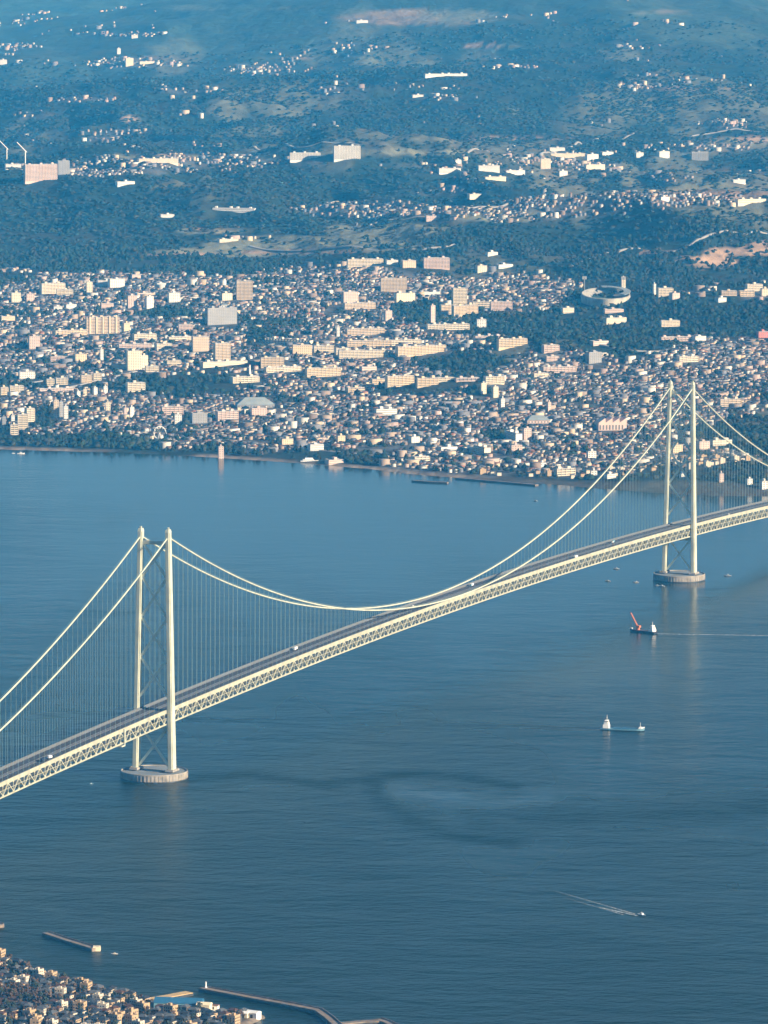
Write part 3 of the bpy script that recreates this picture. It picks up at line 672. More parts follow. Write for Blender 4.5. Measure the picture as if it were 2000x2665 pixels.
quay([(884, 2664), (940, 2658), (985, 2656)], 8.0, 3.6, 'breakwater', 'stub of breakwater branching right at the bottom edge', 'breakwater', wall=False)
quay([(985, 2652), (1010, 2660), (1050, 2680)], 8.0, 3.6, 'breakwater', 'breakwater arm running off the bottom edge, rightmost', 'breakwater')
bw = quay([(-60, 2390), (-20, 2400), (2, 2407)], 8.0, 3.4, 'breakwater', 'tip of a breakwater entering at the left edge', 'breakwater')
quay([(392, 2600), (440, 2592), (493, 2582)], 11.0, 3.0, 'jetty', 'yellowish jetty reaching right from the near town', 'jetty', 'gold', False)
quay([(1190, 1243), (1260, 1249), (1330, 1255), (1398, 1261)], 10.0, 2.0, 'breakwater', 'low far breakwater along the town shore left of the far tower', 'breakwater', 'concrete', False)
quay([(1075, 1250), (1120, 1253), (1166, 1255)], 9.0, 2.0, 'breakwater', 'short dark far breakwater in front of the fishing harbour', 'breakwater', 'concrete', False)

# near land
NSH = [(-300, 2440), (-60, 2478), (0, 2492), (60, 2512), (155, 2546), (240, 2566), (330, 2590), (400, 2606), (470, 2618), (540, 2636), (600, 2645), (676, 2640), (690, 2650), (640, 2672), (620, 2720), (640, 2800)]
nsh = np.array([sea_spot(*p)[:2] for p in NSH]); o_ = np.argsort(nsh[:, 0])
def poly_inside(x, y, P):
    r = np.zeros(np.shape(x), bool); j = len(P) - 1
    for i in range(len(P)):
        c_ = ((P[i, 1] > y) != (P[j, 1] > y)) & (x < (P[j, 0] - P[i, 0]) * (y - P[i, 1]) / (P[j, 1] - P[i, 1] + 1e-9) + P[i, 0]); r ^= c_; j = i
    return r
NP = np.concatenate([nsh, [[nsh[-1, 0], 4700], [-900, 4700], [-900, nsh[0, 1]]]])
def near_d(x, y):
    best = np.full(np.shape(x), 1e9)
    for a_, b_ in zip(nsh[:-1], nsh[1:]):
        dd = b_ - a_; t = np.clip(((x - a_[0]) * dd[0] + (y - a_[1]) * dd[1]) / (dd @ dd), 0, 1)
        best = np.minimum(best, np.hypot(x - a_[0] - t * dd[0], y - a_[1] - t * dd[1]))
    return np.where(poly_inside(x, y, NP), best, -best)
def near_h(x, y):
    dd = near_d(x, y); return np.where(dd < 0, np.maximum(dd * .4, -5), 2.4 * sstep(-1, 2, dd) + 14 * sstep(60, 400, dd) + 3 * sstep(20, 120, dd) * fbm(x, y, 60, 2))
gx = np.arange(-900, 0.1, 5.0); gy = np.arange(4705, 6100, 5.0); X, Y = np.meshgrid(gx, gy); Z = near_h(X, Y)
n1 = fbm(X, Y, 40, 5); C = mixc(np.array([.075, .062, .048]) + 0 * X[..., None], np.array([.03, .028, .016]), sstep(.4, .6, n1))
hb = np.exp(-((X - sea_spot(20, 2625)[0]) / 45) ** 2 - ((Y - sea_spot(20, 2625)[1]) / 60) ** 2)
C = mixc(C, np.array([.07, .034, .016]), np.clip(hb * 1.6, 0, 1)); C = mixc(C, beach + 0 * X[..., None], 1 - sstep(6, 12, near_d(X, Y)))
Z = Z + 9 * hb
me = fast_mesh('near_shore', np.stack([X, Y, Z], -1).reshape(-1, 3), quads=(np.arange(len(gy) - 1)[:, None, None] * len(gx) + np.arange(len(gx) - 1)[None, :, None] + np.array([0, 1, len(gx) + 1, len(gx)])[None, None, :]).reshape(-1, 4), smooth=True)
vcolors(me, C.reshape(-1, 3)); me.materials.append(attr_mat('near_ground', .95, .08, .35, .6, .2)); tag(link('near_shore', me), kind='structure')

# ------------------------------------------------------------------ houses: a set of kinds, each with wall, roof and windows
WALLS = {'white': (.50, .43, .33), 'cream': (.36, .25, .14), 'grey': (.055, .055, .055), 'tan': (.10, .065, .04)}
ROOFS = {'dark slate': (.020, .024, .030), 'brown tile': (.075, .034, .018), 'grey': (.075, .08, .085)}
hm_w = {k: paint(k + '_house_wall', v, .8, .12, .4) for k, v in WALLS.items()}; hm_r = {k: paint(k.replace(' ', '_') + '_roof', v, .7, .25, .6) for k, v in ROOFS.items()}
KINDS_ = []
def house_kind(wc, rc, w, dp, hgt, flat=False):
    w *= .86; dp *= .86
    wb = MB(); wb.box(-w / 2, w / 2, -dp / 2, dp / 2, -1.5, hgt)
    rf = MB()
    if flat:
        for a_ in ((-w / 2, w / 2, -dp / 2, -dp / 2 + .3), (-w / 2, w / 2, dp / 2 - .3, dp / 2), (-w / 2, -w / 2 + .3, -dp / 2 + .3, dp / 2 - .3), (w / 2 - .3, w / 2, -dp / 2 + .3, dp / 2 - .3)): rf.box(*a_, hgt, hgt + .8)
        rf.box(-w / 2 + .3, w / 2 - .3, -dp / 2 + .3, dp / 2 - .3, hgt, hgt + .1); rf.box(-w * .2, w * .1, -dp * .2, dp * .15, hgt + .1, hgt + 2.4)
    else:
        e = .6; hr_ = w * .22
        V = [(-w / 2 - e, -dp / 2 - e, hgt), (w / 2 + e, -dp / 2 - e, hgt), (w / 2 + e, dp / 2 + e, hgt), (-w / 2 - e, dp / 2 + e, hgt), (-w * .22, 0, hgt + hr_), (w * .22, 0, hgt + hr_)]
        rf.add(V, [(0, 1, 5, 4), (1, 2, 5), (2, 3, 4, 5), (3, 0, 4), (3, 2, 1, 0)])
    wn_ = MB()
    for z in np.arange(.9, hgt - 1.6, 2.8):
        for s in (-1, 1):
            for xx in np.arange(-w / 2 + 1.2, w / 2 - 1.0, 2.6): wn_.box(xx - .7, xx + .7, s * dp / 2 - .04, s * dp / 2 + .04, z, z + 1.3)
            for yy in np.arange(-dp / 2 + 1.4, dp / 2 - 1.0, 3.2): wn_.box(s * w / 2 - .04, s * w / 2 + .04, yy - .6, yy + .6, z, z + 1.3)
    return dict(wc=wc, rc=rc, flat=flat, wall=wb.mesh('wall', hm_w[wc]), roof=rf.mesh('roof', hm_w[wc] if flat else hm_r[rc]), win=wn_.mesh('window_band', M['glass']))
for wc, rc, w, dp, hg, fl_ in [('white', 'dark slate', 9, 8, 5.8, 0), ('cream', 'brown tile', 10, 8, 5.8, 0), ('grey', 'dark slate', 9, 9, 5.6, 0), ('tan', 'grey', 11, 8, 5.8, 0), ('white', 'grey', 8, 7, 6.2, 0), ('cream', 'dark slate', 12, 9, 6.0, 0), ('white', 'flat', 11, 9, 8.8, 1), ('cream', 'flat', 13, 10, 9.2, 1)]:
    KINDS_.append(house_kind(wc, rc, w, dp, hg, bool(fl_)))
def place_house(k, x, y, z, rz, where, group, windows=True):
    K = KINDS_[k]
    lab = f"{K['wc']} house with {'flat' if K['flat'] else K['rc']} roof{where}"
    t = empty('house', (x, y, z), rz, lab, 'house', group + f" ({K['wc']}, {'flat' if K['flat'] else K['rc']} roof)")
    link('wall', K['wall'], t); link('roof', K['roof'], t)
    if windows: tag(link('window_band', K['win'], t), kind='stuff')
n_ind = 0
gxs = np.arange(-700, 20, 12.4); gys = np.arange(5000, 6000, 13.4)
cells = []
for i, x in enumerate(gxs):
    for j, y in enumerate(gys):
        x_ = x + rng.uniform(-3, 3) + (j % 3) * 2; y_ = y + rng.uniform(-3, 3)
        if float(near_d(np.array(x_), np.array(y_))) < 9: continue
        hz_ = float(near_h(np.array(x_), np.array(y_))); px, py = survey((x_, y_, hz_))
        if px < -25 or px > 640 or py > 2700 or (px > 380 and py < 2630 and px < 530): continue
        hb_ = math.exp(-((x_ - sea_spot(20, 2625)[0]) / 45) ** 2 - ((y_ - sea_spot(20, 2625)[1]) / 60) ** 2)
        if hb_ > .45: continue
        cells.append((x_, y_, hz_ + 9 * hb_))
near_trees = []; plots = []; random.shuffle(cells); print('plots', len(cells))
for x_, y_, z_ in cells:
    if rng.random() < .82 and n_ind < 205: plots.append((x_, y_, z_)); n_ind += 1
    else: near_trees.append((x_, y_, z_))
ROWN = ['waterside row', 'second row', 'third row', 'fourth row', 'fifth row', 'sixth row', 'seventh row', 'eighth row', 'ninth row', 'hindmost rows']
ORD = ['leftmost', 'second from left', 'third from left', 'fourth from left', 'fifth from left', 'sixth from left', 'seventh from left', 'eighth from left', 'ninth from left', 'tenth from left']
rows_ = {}
for q in plots: rows_.setdefault(min(9, int((float(near_d(np.array(q[0]), np.array(q[1]))) - 9) / 15)), []).append(q)
for r_i, qs in rows_.items():
    qs.sort(key=lambda q: survey(q)[0]); m_n = len(qs)
    for i_, q in enumerate(qs):
        where = ORD[i_] if i_ < 10 else (ORD[m_n - 1 - i_].replace('left', 'right') if m_n - 1 - i_ < 10 else 'at the middle')
        k = int(rng.choice(8, p=[.15, .14, .18, .19, .08, .14, .05, .07]))
        place_house(k, *q, R(-25 + rng.normal(0, 10)) + (math.pi / 2 if rng.random() < .4 else 0), f', {where} in {ROWN[r_i]} of near town', 'houses of the near town')

# trees of the near town
def crown_mesh(seed, r, hgt, n=26):
    rg = np.random.default_rng(seed); V = []; T = []
    for k in range(n):
        c_ = rg.normal(0, .45, 3) * np.array([r, r, hgt * .42]); c_[2] += hgt * .62; s = r * rg.uniform(.28, .5)
        base_ = len(V); P_ = rg.normal(0, 1, (6, 3)); P_ = np.array([(1, 0, 0), (-1, 0, 0), (0, 1, 0), (0, -1, 0), (0, 0, 1), (0, 0, -1)]) + P_ * .22
        V += list(c_ + P_ * s); T += [tuple(base_ + i for i in f) for f in ((4, 0, 2), (4, 2, 1), (4, 1, 3), (4, 3, 0), (5, 2, 0), (5, 1, 2), (5, 3, 1), (5, 0, 3))]
    return np.array(V), T
leaf_m = paint('foliage', (.018, .026, .012), .9, .4, .5); leaf_b = paint('winter_foliage', (.055, .030, .013), .9, .4, .5)
tree_kinds = []
for sd_i, (r_, h_, lm, nm) in enumerate([(3.2, 7.5, leaf_m, 'dark green'), (3.8, 7.0, leaf_b, 'brown leaved'), (2.6, 9.0, leaf_m, 'tall dark green')]):
    V, T = crown_mesh(sd_i, r_, h_); cm = fast_mesh('crown', V, tris=T); cm.materials.append(lm)
    tk = MB(); tk.tube([(0, 0, -1), (0.1, 0, h_ * .35), (.25, .1, h_ * .75)], [.38, .28, .1], 7); tk.beam((0, 0, h_ * .35), (r_ * .5, .3, h_ * .65), .2); tk.beam((0, 0, h_ * .3), (-r_ * .5, -.4, h_ * .6), .2)
    tree_kinds.append((cm, tk.mesh('trunk', M['trunk']), nm))
def near_tree(x, y, z, k, s, where='standing among the houses of the near town'):
    cm, tm, nm = tree_kinds[k]
    t = empty('tree', (x, y, z), rng.uniform(0, 6.28), f'{nm} tree {where}', 'tree', f'{nm} trees {where}'); t.scale = (s, s, s)
    link('crown', cm, t); link('trunk', tm, t)
for x_, y_, z_ in near_trees[:110]:
    near_tree(x_, y_, z_, int(rng.integers(0, 3)), rng.uniform(.8, 1.2))
hc = sea_spot(20, 2625)
for _ in range(60):
    x_ = hc[0] + rng.normal(0, 26); y_ = hc[1] + rng.normal(0, 34)
    hb_ = math.exp(-((x_ - hc[0]) / 45) ** 2 - ((y_ - hc[1]) / 60) ** 2)
    if float(near_d(np.array(x_), np.array(y_))) > 5: near_tree(x_, y_, float(near_h(np.array(x_), np.array(y_))) + 9 * hb_, 1 if rng.random() < .75 else 0, rng.uniform(.7, 1.1), 'on the brown hillock in the lower left corner')
# boatyard with its blue roof, and white sheds on the point
def shed(px, py, w, dp, hg, rz, wallm, roofm, label, cat='shed', name='shed'):
    p = sea_spot(px, py, 2.4); t = empty(name, (p[0], p[1], 2.4), rz, label, cat)
    a_ = MB(); a_.box(-w / 2, w / 2, -dp / 2, dp / 2, -2, hg); a_.build('wall', wallm, t)
    r_ = MB(); e = .5; V = [(-w / 2 - e, -dp / 2 - e, hg), (w / 2 + e, -dp / 2 - e, hg), (w / 2 + e, dp / 2 + e, hg), (-w / 2 - e, dp / 2 + e, hg), (-w / 2 - e, 0, hg + dp * .2), (w / 2 + e, 0, hg + dp * .2)]
    r_.add(V, [(0, 1, 5, 4), (2, 3, 4, 5), (1, 2, 5), (3, 0, 4), (3, 2, 1, 0)]); r_.build('roof', roofm, t)
    d_ = MB(); d_.box(-w * .15, w * .15, -dp / 2 - .06, -dp / 2 + .05, -.1, hg * .7); d_.build('door', M['dark'], t)
shed(466, 2620, 46, 20, 5, R(-7), M['pale_blue'], M['blue'], 'long blue roofed boat shed beside the yellow jetty')
shed(532, 2630, 13, 11, 6, R(-12), M['cream'], M['cream'], 'cream shed at the right end of the blue roofed shed')
shed(660, 2648, 12, 9, 5, R(-30), M['white'], M['white'], 'white shed at the tip of the near point, rightmost of the near town')
shed(636, 2648, 9, 8, 4.5, R(-20), M['cream'], M['white'], 'small cream hut beside the white shed on the near point')
shed(556, 2626, 10, 6, 3.5, R(-15), M['white'], M['rust'], 'low white hut with rusty roof past the cream shed')

#@@CITY@@
# ------------------------------------------------------------------ the far town: buildings that stand out, each a thing
BW = {n: paint(n + '_facade', c, .75, .10, .08) for n, c in {'cream': (.68, .58, .42), 'white': (.66, .64, .59), 'pink': (.58, .43, .36), 'tan': (.55, .43, .30), 'grey': (.27, .27, .27), 'ochre': (.64, .49, .31), 'red': (.5, .16, .13)}.items()}
M['roof_grey'] = paint('flat_roof', (.30, .29, .28), .9, .2, .08); M['recess'] = paint('dark_glazing', (.16, .15, .14), .4, .15, .1)  # flat roofs, and dull grey-brown glazing for the windows
M['stand_roof'] = paint('stand_roof', (.22, .25, .25), .8, .2, .05); M['turf'] = paint('pitch_turf', (.035, .07, .03), .95, .2, .05)
def block(t, w, dp, h, c, style, huts=1, pilot=False):
    m = BW[c]
    a_ = MB(); a_.box(-w / 2, w / 2, -dp / 2, dp / 2, -8, h); a_.build('wall', m, t)
    r_ = MB(); p_ = .5
    for b_ in ((-w / 2, w / 2, -dp / 2, -dp / 2 + p_), (-w / 2, w / 2, dp / 2 - p_, dp / 2), (-w / 2, -w / 2 + p_, -dp / 2 + p_, dp / 2 - p_), (w / 2 - p_, w / 2, -dp / 2 + p_, dp / 2 - p_)): r_.box(*b_, h, h + 1.1)
    r_.box(-w / 2 + p_, w / 2 - p_, -dp / 2 + p_, dp / 2 - p_, h, h + .15); ro_ = r_.build('roof', M['roof_grey'], t)
    for k in range(huts):
        x = (k + .5) / huts * w - w / 2 + rng.uniform(-.06, .06) * w; s = min(5.5, w * .22); u = MB(); u.box(x - s / 2, x + s / 2, -dp * .25, dp * .3, h + .15, h + rng.uniform(3, 5)); u.build('roof_hut', m, ro_)
    nf = max(1, int(h / 3.1)); step = h / nf
    if style == 'bars':            # balcony apartments: recessed glazing behind parapets and party walls
        g_ = MB(); g_.box(-w / 2 + .6, w / 2 - .6, -dp / 2 - .05, -dp / 2 + .1, .6, h - .5); g_.box(-w / 2 + .6, w / 2 - .6, dp / 2 - .1, dp / 2 + .05, .6, h - .5); g_.build('glazing', M['recess'], t)
        b_ = MB(); bays = max(2, int(w / 7.5))
        for i in range(nf): b_.box(-w / 2, w / 2, -dp / 2 - 1.5, -dp / 2 - .06, i * step - .15, i * step + 1.25)
        for i in range(bays + 1): x = -w / 2 + w * i / bays; b_.box(x - .22, x + .22, -dp / 2 - 1.7, -dp / 2 - .06, 0, h)
        tag(b_.build('balcony_stack', m, t), kind='stuff')
        if pilot:
            for i in range(5):
                x = -w / 2 + w * (i + .5) / 5; u = MB(); u.box(x - 1.7, x + 1.7, -dp / 2 - 3.0, -dp / 2 - 1.72, 0, h + 2.5); u.build('stair_tower', m, t)
    elif style == 'grid':
        b_ = MB(); nb = max(2, int(w / 4.2))
        for i in range(nf):
            for j in range(nb):
                x = -w / 2 + w * (j + .5) / nb; b_.box(x - w / nb * .28, x + w / nb * .28, -dp / 2 - .08, -dp / 2 + .05, i * step + .9, i * step + 2.3)
            for yy in np.arange(-dp / 2 + 2.5, dp / 2 - 2, 4.5):
                for s in (-1, 1): b_.box(s * w / 2 - .06, s * w / 2 + .06, yy - .8, yy + .8, i * step + .9, i * step + 2.3)
        tag(b_.build('window_grid', M['recess'], t), kind='stuff')
    elif style == 'band':
        b_ = MB()
        for i in range(nf): b_.box(-w / 2 + .5, w / 2 - .5, -dp / 2 - .08, -dp / 2 + .05, i * step + 1.1, i * step + 2.2)
        tag(b_.build('window_band', M['recess'], t), kind='stuff')
occupied = []
def building(cx, by, w, h, c, style, label, dp=13.0, rz=8.0, cat='building', name='building', huts=1, pilot=False):
    p = land_spot(cx, by); ppm = F / float(np.linalg.norm(p - CAM)); wm = w / ppm; hm = max(4.0, h / ppm)
    if style != 'bars': dp = min(dp, max(8.0, wm * .8))
    t = empty(name, (p[0], p[1] + dp / 2, p[2]), R(rz), label, cat)
    block(t, wm, dp, hm, c, style, huts, pilot); occupied.append((p[0], p[1], wm * .55 + 6, dp + 16 + hm * 1.4)); return t
A_ = 'apartment block'
L_ = [
(136,764,66,26,'cream','bars','long cream apartment slab high on the upper left, with a lower wing at its right',A_),
(168,769,42,15,'cream','bars','lower cream wing at the right foot of the long upper left slab',A_),
(40,787,24,24,'cream','grid','square cream block near the left edge, left of the pale pink block','office block'),
(78,784,20,19,'pink','grid','pale pink block right beside the square cream block near the left edge','office block'),
(232,765,15,31,'cream','grid','slender cream tower in a gap right of the long upper left slab','tower block'),
(275,745,46,14,'white','band','white low building right of the slender cream tower','building'),
(302,748,40,22,'white','grid','white stepped building left of a dark grove on the upper left','building'),
(354,727,26,12,'pink','grid','small pink building at the upper edge of the left town','building'),
(343,802,24,32,'pink','grid','pinkish narrow tower left of the white one above the dark field','tower block'),
(388,804,19,32,'white','grid','white narrow tower right of the pinkish one above the dark field','tower block'),
(372,772,40,9,'pink','band','low pink row running down to the white narrow tower','building'),
(452,787,30,24,'white','grid','white cube shaped building right of the two narrow towers','building'),
(418,748,24,10,'white','band','low white building above the white cube','building'),
(278,802,32,12,'pink','band','low pink building left of the two narrow towers','building'),
(182,805,28,12,'white','band','low white hall, right one of a pair on the left','hall'),
(150,808,22,10,'white','band','low white hall, left one of a pair on the left','hall'),
(266,868,88,42,'tan','bars','big tan apartment block with five stair towers striping its front',A_),
(182,873,88,13,'ochre','bars','low ochre row leading up to the big striped tan apartment block',A_),
(18,835,36,11,'ochre','band','long ochre building cut by the left edge, above the pink block','building'),
(88,908,28,32,'pink','grid','pink square block alone on the left among dark trees','office block'),
(328,864,16,22,'ochre','grid','small orange tinted block right of the big striped tan block','building'),
(375,887,62,17,'cream','bars','cream slab right below the small orange tinted block',A_),
(350,908,86,12,'pink','bars','long thin pinkish slab below the cream slab on the left',A_),
(348,964,37,50,'cream','grid','tall broad cream tower with a lower annex on its right','tower block'),
(374,958,18,32,'cream','grid','cream annex attached to the right of the tall broad cream tower','building'),
(482,860,36,15,'pink','bars','pinkish grey slab left of the large grey office','building'),
(176,940,90,12,'pink','bars','long low pink terrace on the left with brighter right end',A_),
(208,942,30,20,'ochre','grid','ochre block at the right end of the long low pink terrace','building'),
(264,938,8,28,'white','grid','very thin white tower right of the pink terrace','tower block'),
(425,911,42,16,'cream','bars','cream slab stepping up left of the two tan twin towers',A_),
(467,886,66,9,'cream','bars','thin cream slab above the left tan twin tower',A_),
(636,780,41,48,'tan','bars','tall tan tower alone near the upper middle left','tower block'),
(588,782,28,18,'cream','grid','small cream block left of the lone tall tan tower','building'),
(575,845,82,43,'grey','grid','wide grey office slab with rooftop mast','office block'),
(521,915,43,38,'tan','grid','left one of two tan twin towers, shorter and broader','tower block'),
(577,942,42,48,'tan','bars','right one of two tan twin towers, standing nearer','tower block'),
(582,953,125,12,'cream','band','wide low cream podium around the foot of the nearer twin tower','building'),
(950,697,95,22,'cream','bars','long pale slab at the top edge of the town, by the fields',A_),
(911,787,40,27,'pink','grid','square pink block in the upper middle with a dark opening','building'),
(935,804,86,15,'tan','bars','low tan row at the right foot of the square pink block',A_),
(1025,760,68,35,'tan','bars','wide tan apartment block with round shouldered roof in the upper middle',A_),
(753,897,138,13,'cream','bars','very long cream slab running uphill to the right, in the middle',A_),
(786,922,50,23,'ochre','grid','ochre block just under the very long cream slab','building'),
(842,917,52,17,'cream','bars','cream block between the ochre block and the large housing estate',A_),
(708,957,60,26,'ochre','bars','ochre stepped block right of the nearer twin tower podium',A_),
(735,969,100,13,'cream','bars','cream slab in front of the ochre stepped block',A_),
(880,878,8,27,'white','grid','thin white tower left of the large housing estate','tower block'),
(950,873,104,17,'tan','bars','rear tan slab of the large housing estate',A_),
(960,905,118,18,'ochre','bars','second ochre slab of the large housing estate, left half',A_),
(1054,899,84,14,'cream','bars','second row cream slab of the large housing estate, right half',A_),
(945,932,130,20,'cream','bars','front left cream slab of the large housing estate, lowest and broad',A_),
(1095,925,140,24,'ochre','bars','front right ochre slab of the large housing estate, longest one',A_),
(892,923,40,16,'cream','bars','short cream block closing the left end of the housing estate',A_),
(1136,700,68,28,'pink','bars','pinkish block with bright roof edge at the top centre of the town',A_),
(1063,697,36,18,'tan','grid','tan block left of the pinkish block at the top centre','building'),
(1020,690,30,12,'white','band','white low building above the wide tan apartment block','building'),
(1053,785,52,22,'cream','grid','cream school like building above the dark blue wood','school'),
(1113,769,64,8,'white','band','thin white slab behind the dark blue wood',A_),
(1197,792,36,42,'cream','bars','tall cream tower at the right corner of the dark blue wood','tower block'),
(1163,818,34,24,'ochre','bars','left one of three stepped ochre terraces beside the dark blue wood',A_),
(1195,822,36,26,'ochre','bars','middle one of three stepped ochre terraces below the tall cream tower',A_),
(1226,816,34,22,'ochre','bars','right one of three stepped ochre terraces below the tall cream tower',A_),
(1262,800,64,14,'cream','bars','cream row right of the stepped ochre terraces',A_),
(1305,808,56,22,'pink','bars','pinkish bright block at the right end of the cream row',A_),
(1126,840,12,44,'pink','grid','thin pink tower at the lower right corner of the dark blue wood','tower block'),
(1010,835,18,26,'pink','grid','small pink tower at the lower left corner of the dark blue wood','tower block'),
(1166,858,114,14,'cream','bars','long bright cream row below the thin pink tower',A_),
(1253,852,24,20,'white','grid','white block with rounded corner right of the long bright cream row','building'),
(1274,884,84,9,'pink','bars','thin pink slab below the white rounded block',A_),
(1333,905,80,22,'ochre','bars','ochre block with orange tint left of the diagonal wood',A_),
(1433,918,44,18,'pink','bars','pink stepped block right of the diagonal wood',A_),
(1437,940,34,12,'pink','bars','lower pink terrace beneath the pink stepped block',A_),
(1478,815,30,13,'cream','band','bright cream hall alone on the right of centre','hall'),
(1253,710,26,17,'cream','grid','cream block among houses at the upper right of centre','building'),
(1313,699,42,9,'white','band','long white low building at the upper right of centre','building'),
(1280,666,28,8,'white','band','white hall on the wooded edge above the town','hall'),
(1623,752,10,29,'cream','grid','slim cream tower standing behind the stadium','tower block'),
(1732,771,40,20,'cream','bars','cream hotel like block right of the stadium, with a thin left tower','hotel'),
(1704,768,6,28,'white','grid','very thin white tower attached left of the cream hotel like block','tower block'),
(1757,779,22,15,'pink','grid','pinkish block at the right end of the hotel like block','building'),
(1601,843,58,15,'cream','band','bright yellow cream hall below the stadium','hall'),
(1598,815,50,9,'pink','band','pinkish low building between the stadium and the bright yellow cream hall','building'),
(1744,850,50,15,'cream','bars','cream slab with sloping right end, right of the bright yellow hall',A_),
(1775,888,118,11,'pink','bars','very long low pink building on the right side of the town','building'),
(1820,888,32,12,'white','band','white end of the very long low pink building','building'),
(1963,758,44,17,'cream','bars','cream block upper one of a cluster at the right edge',A_),
(1944,771,38,14,'ochre','bars','ochre block lower left in the cluster at the right edge',A_),
(1992,771,20,19,'cream','grid','cream block cut by the right edge in the upper cluster','building'),
(1898,770,40,12,'tan','bars','tan curved looking slab left of the right edge cluster',A_),
(1877,787,24,11,'white','band','white low building at the left tip of the right edge cluster','building'),
(1790,942,56,14,'cream','bars','cream slab with pink roof edge above the houses on the right',A_),
(1560,900,45,10,'pink','band','thin pinkish hall on the dark hillside right of centre','hall'),
(1546,946,36,28,'grey','grid','grey block on the slope above the far tower','office block'),
(1986,880,28,16,'red','grid','red tinted block at the right edge','building'),
(69,987,40,18,'white','grid','white block low on the left, above the front row of slabs','building'),
(9,1028,20,19,'ochre','bars','ochre block cut by the left edge, near the shore road',A_),
(42,1021,36,16,'cream','bars','cream block next to the ochre one at the left edge',A_),
(130,1003,20,16,'cream','bars','narrow cream block left in a row of three over the shore road',A_),
(160,1001,30,16,'cream','bars','middle cream block in a row of three over the shore road',A_),
(223,997,28,20,'ochre','bars','ochre left half of a pair over the shore road',A_),
(252,990,20,18,'cream','bars','cream right half of a pair over the shore road',A_),
(395,968,34,14,'cream','bars','cream block lower right of the tall broad cream tower',A_),
(452,951,36,12,'cream','bars','small cream row leading right below the twin towers',A_),
(310,960,40,11,'cream','band','cream low block left foot of the tall broad cream tower','building'),
(352,1020,48,23,'cream','bars','broad cream block alone above the grey roofed houses',A_),
(447,1079,57,20,'pink','bars','pinkish cream block with a projecting right corner near the shore',A_),
(463,1106,18,27,'white','grid','white narrow block hanging below the pinkish cream corner block','tower block'),
(171,1090,11,32,'white','grid','bright white tower by the shore on the left','tower block'),
(146,1088,13,46,'tan','grid','tall tan tower left of the bright white shore tower','tower block'),
(158,1086,10,38,'grey','grid','grey tower squeezed between the tan and the white shore towers','tower block'),
(326,1086,8,24,'pink','grid','slim pinkish tower, left of a pair near the shore','tower block'),
(342,1086,11,26,'white','grid','slim white tower, right of a pair near the shore','tower block'),
(33,1108,9,26,'white','grid','white tower beside the big stepped tower at the left edge','tower block'),
(10,1110,10,24,'grey','grid','grey blue tower at the left edge by the shore','tower block'),
(76,1098,22,34,'cream','bars','upper block of the stepped cream shore complex on the left',A_),
(58,1118,26,38,'cream','bars','middle block of the stepped cream shore complex on the left',A_),
(36,1132,20,26,'cream','bars','lowest block of the stepped cream shore complex, nearest the beach',A_),
(203,1036,9,17,'white','grid','small white tower, first from left in the diagonal row','tower block'),
(221,1030,9,17,'cream','grid','small cream tower, second in the diagonal row','tower block'),
(247,1027,10,18,'white','grid','small white tower, third in the diagonal row','tower block'),
(274,1025,10,19,'white','grid','small white tower, last at right in the diagonal row','tower block'),
(281,1069,12,22,'cream','grid','small cream tower below the diagonal row','tower block'),
(637,996,76,15,'cream','bars','bright cream slab with a thin chimney beside it',A_),
(840,980,95,22,'ochre','bars','ochre slab with ribbed front in the middle of the town',A_),
(673,1082,40,19,'pink','grid','pink block in front of the grey gabled hall','building'),
(590,1095,58,24,'pink','bars','pink stepped block near the shore left of the grey gabled hall',A_),
(605,1079,60,11,'ochre','bars','ochre slab behind the pink stepped shore block',A_),
(517,1102,40,26,'grey','grid','grey office left of the pink stepped shore block','office block'),
(925,1021,46,11,'ochre','bars','ochre slab, lower one of a rising chain in the centre',A_),
(955,1012,34,11,'ochre','bars','ochre slab, middle one of a rising chain in the centre',A_),
(985,1000,38,13,'ochre','bars','ochre slab, upper right one of a rising chain in the centre',A_),
(1004,1081,55,16,'white','band','bright white hall with dark back edge in the centre','hall'),
(958,966,40,11,'pink','band','pink hall between the ochre ribbed slab and the estate','hall'),
(745,1157,30,14,'ochre','grid','ochre arched building near the shore in the middle','building'),
(887,1150,20,15,'ochre','grid','ochre square block near the shore, right of the arched one','building'),
(822,1174,36,16,'white','band','white building with peaked top above the ferry quay','building'),
(575,1195,13,33,'pink','grid','slim pink tower right on the beach','tower'),
(870,1208,42,10,'pink','band','low pink building on the beach right of the ferry','building'),
(1040,1006,76,27,'ochre','bars','long ochre slab, left one of a line right of centre',A_),
(1112,1006,56,21,'ochre','bars','ochre slab, second of the line right of centre',A_),
(1160,993,46,9,'cream','bars','thin cream slab joining the line right of centre',A_),
(1217,992,64,8,'pink','bars','thin pink slab at the middle of the line right of centre',A_),
(1286,1000,52,19,'cream','bars','cream slab at the right end of the line right of centre',A_),
(1258,1027,14,28,'cream','grid','leaning looking cream tower, left of three below the line of slabs','tower block'),
(1289,1035,14,28,'cream','grid','cream tower, middle of three below the line of slabs','tower block'),
(1308,1062,10,24,'white','grid','white slim tower, right of three below the line of slabs','tower block'),
(1455,970,92,14,'pink','bars','long pink slab on the slope right of centre',A_),
(1406,984,42,12,'cream','bars','bright cream slab below the left end of the long pink slab',A_),
(1429,1073,9,26,'pink','grid','thin pink tower left of the bridge cables','tower block'),
(1344,1174,28,15,'pink','grid','pinkish block at the foot of the narrow diagonal slab','building'),
(1372,1150,20,34,'pink','grid','pinkish broad tower on the right of the narrow diagonal slab','tower block'),
(1165,1172,46,8,'white','band','long white roofed row near the shore','building'),
(1095,1200,44,11,'cream','bars','cream row beside the fishing harbour','building'),
(1078,1153,24,15,'white','grid','white block uphill of the cream harbour row','building'),
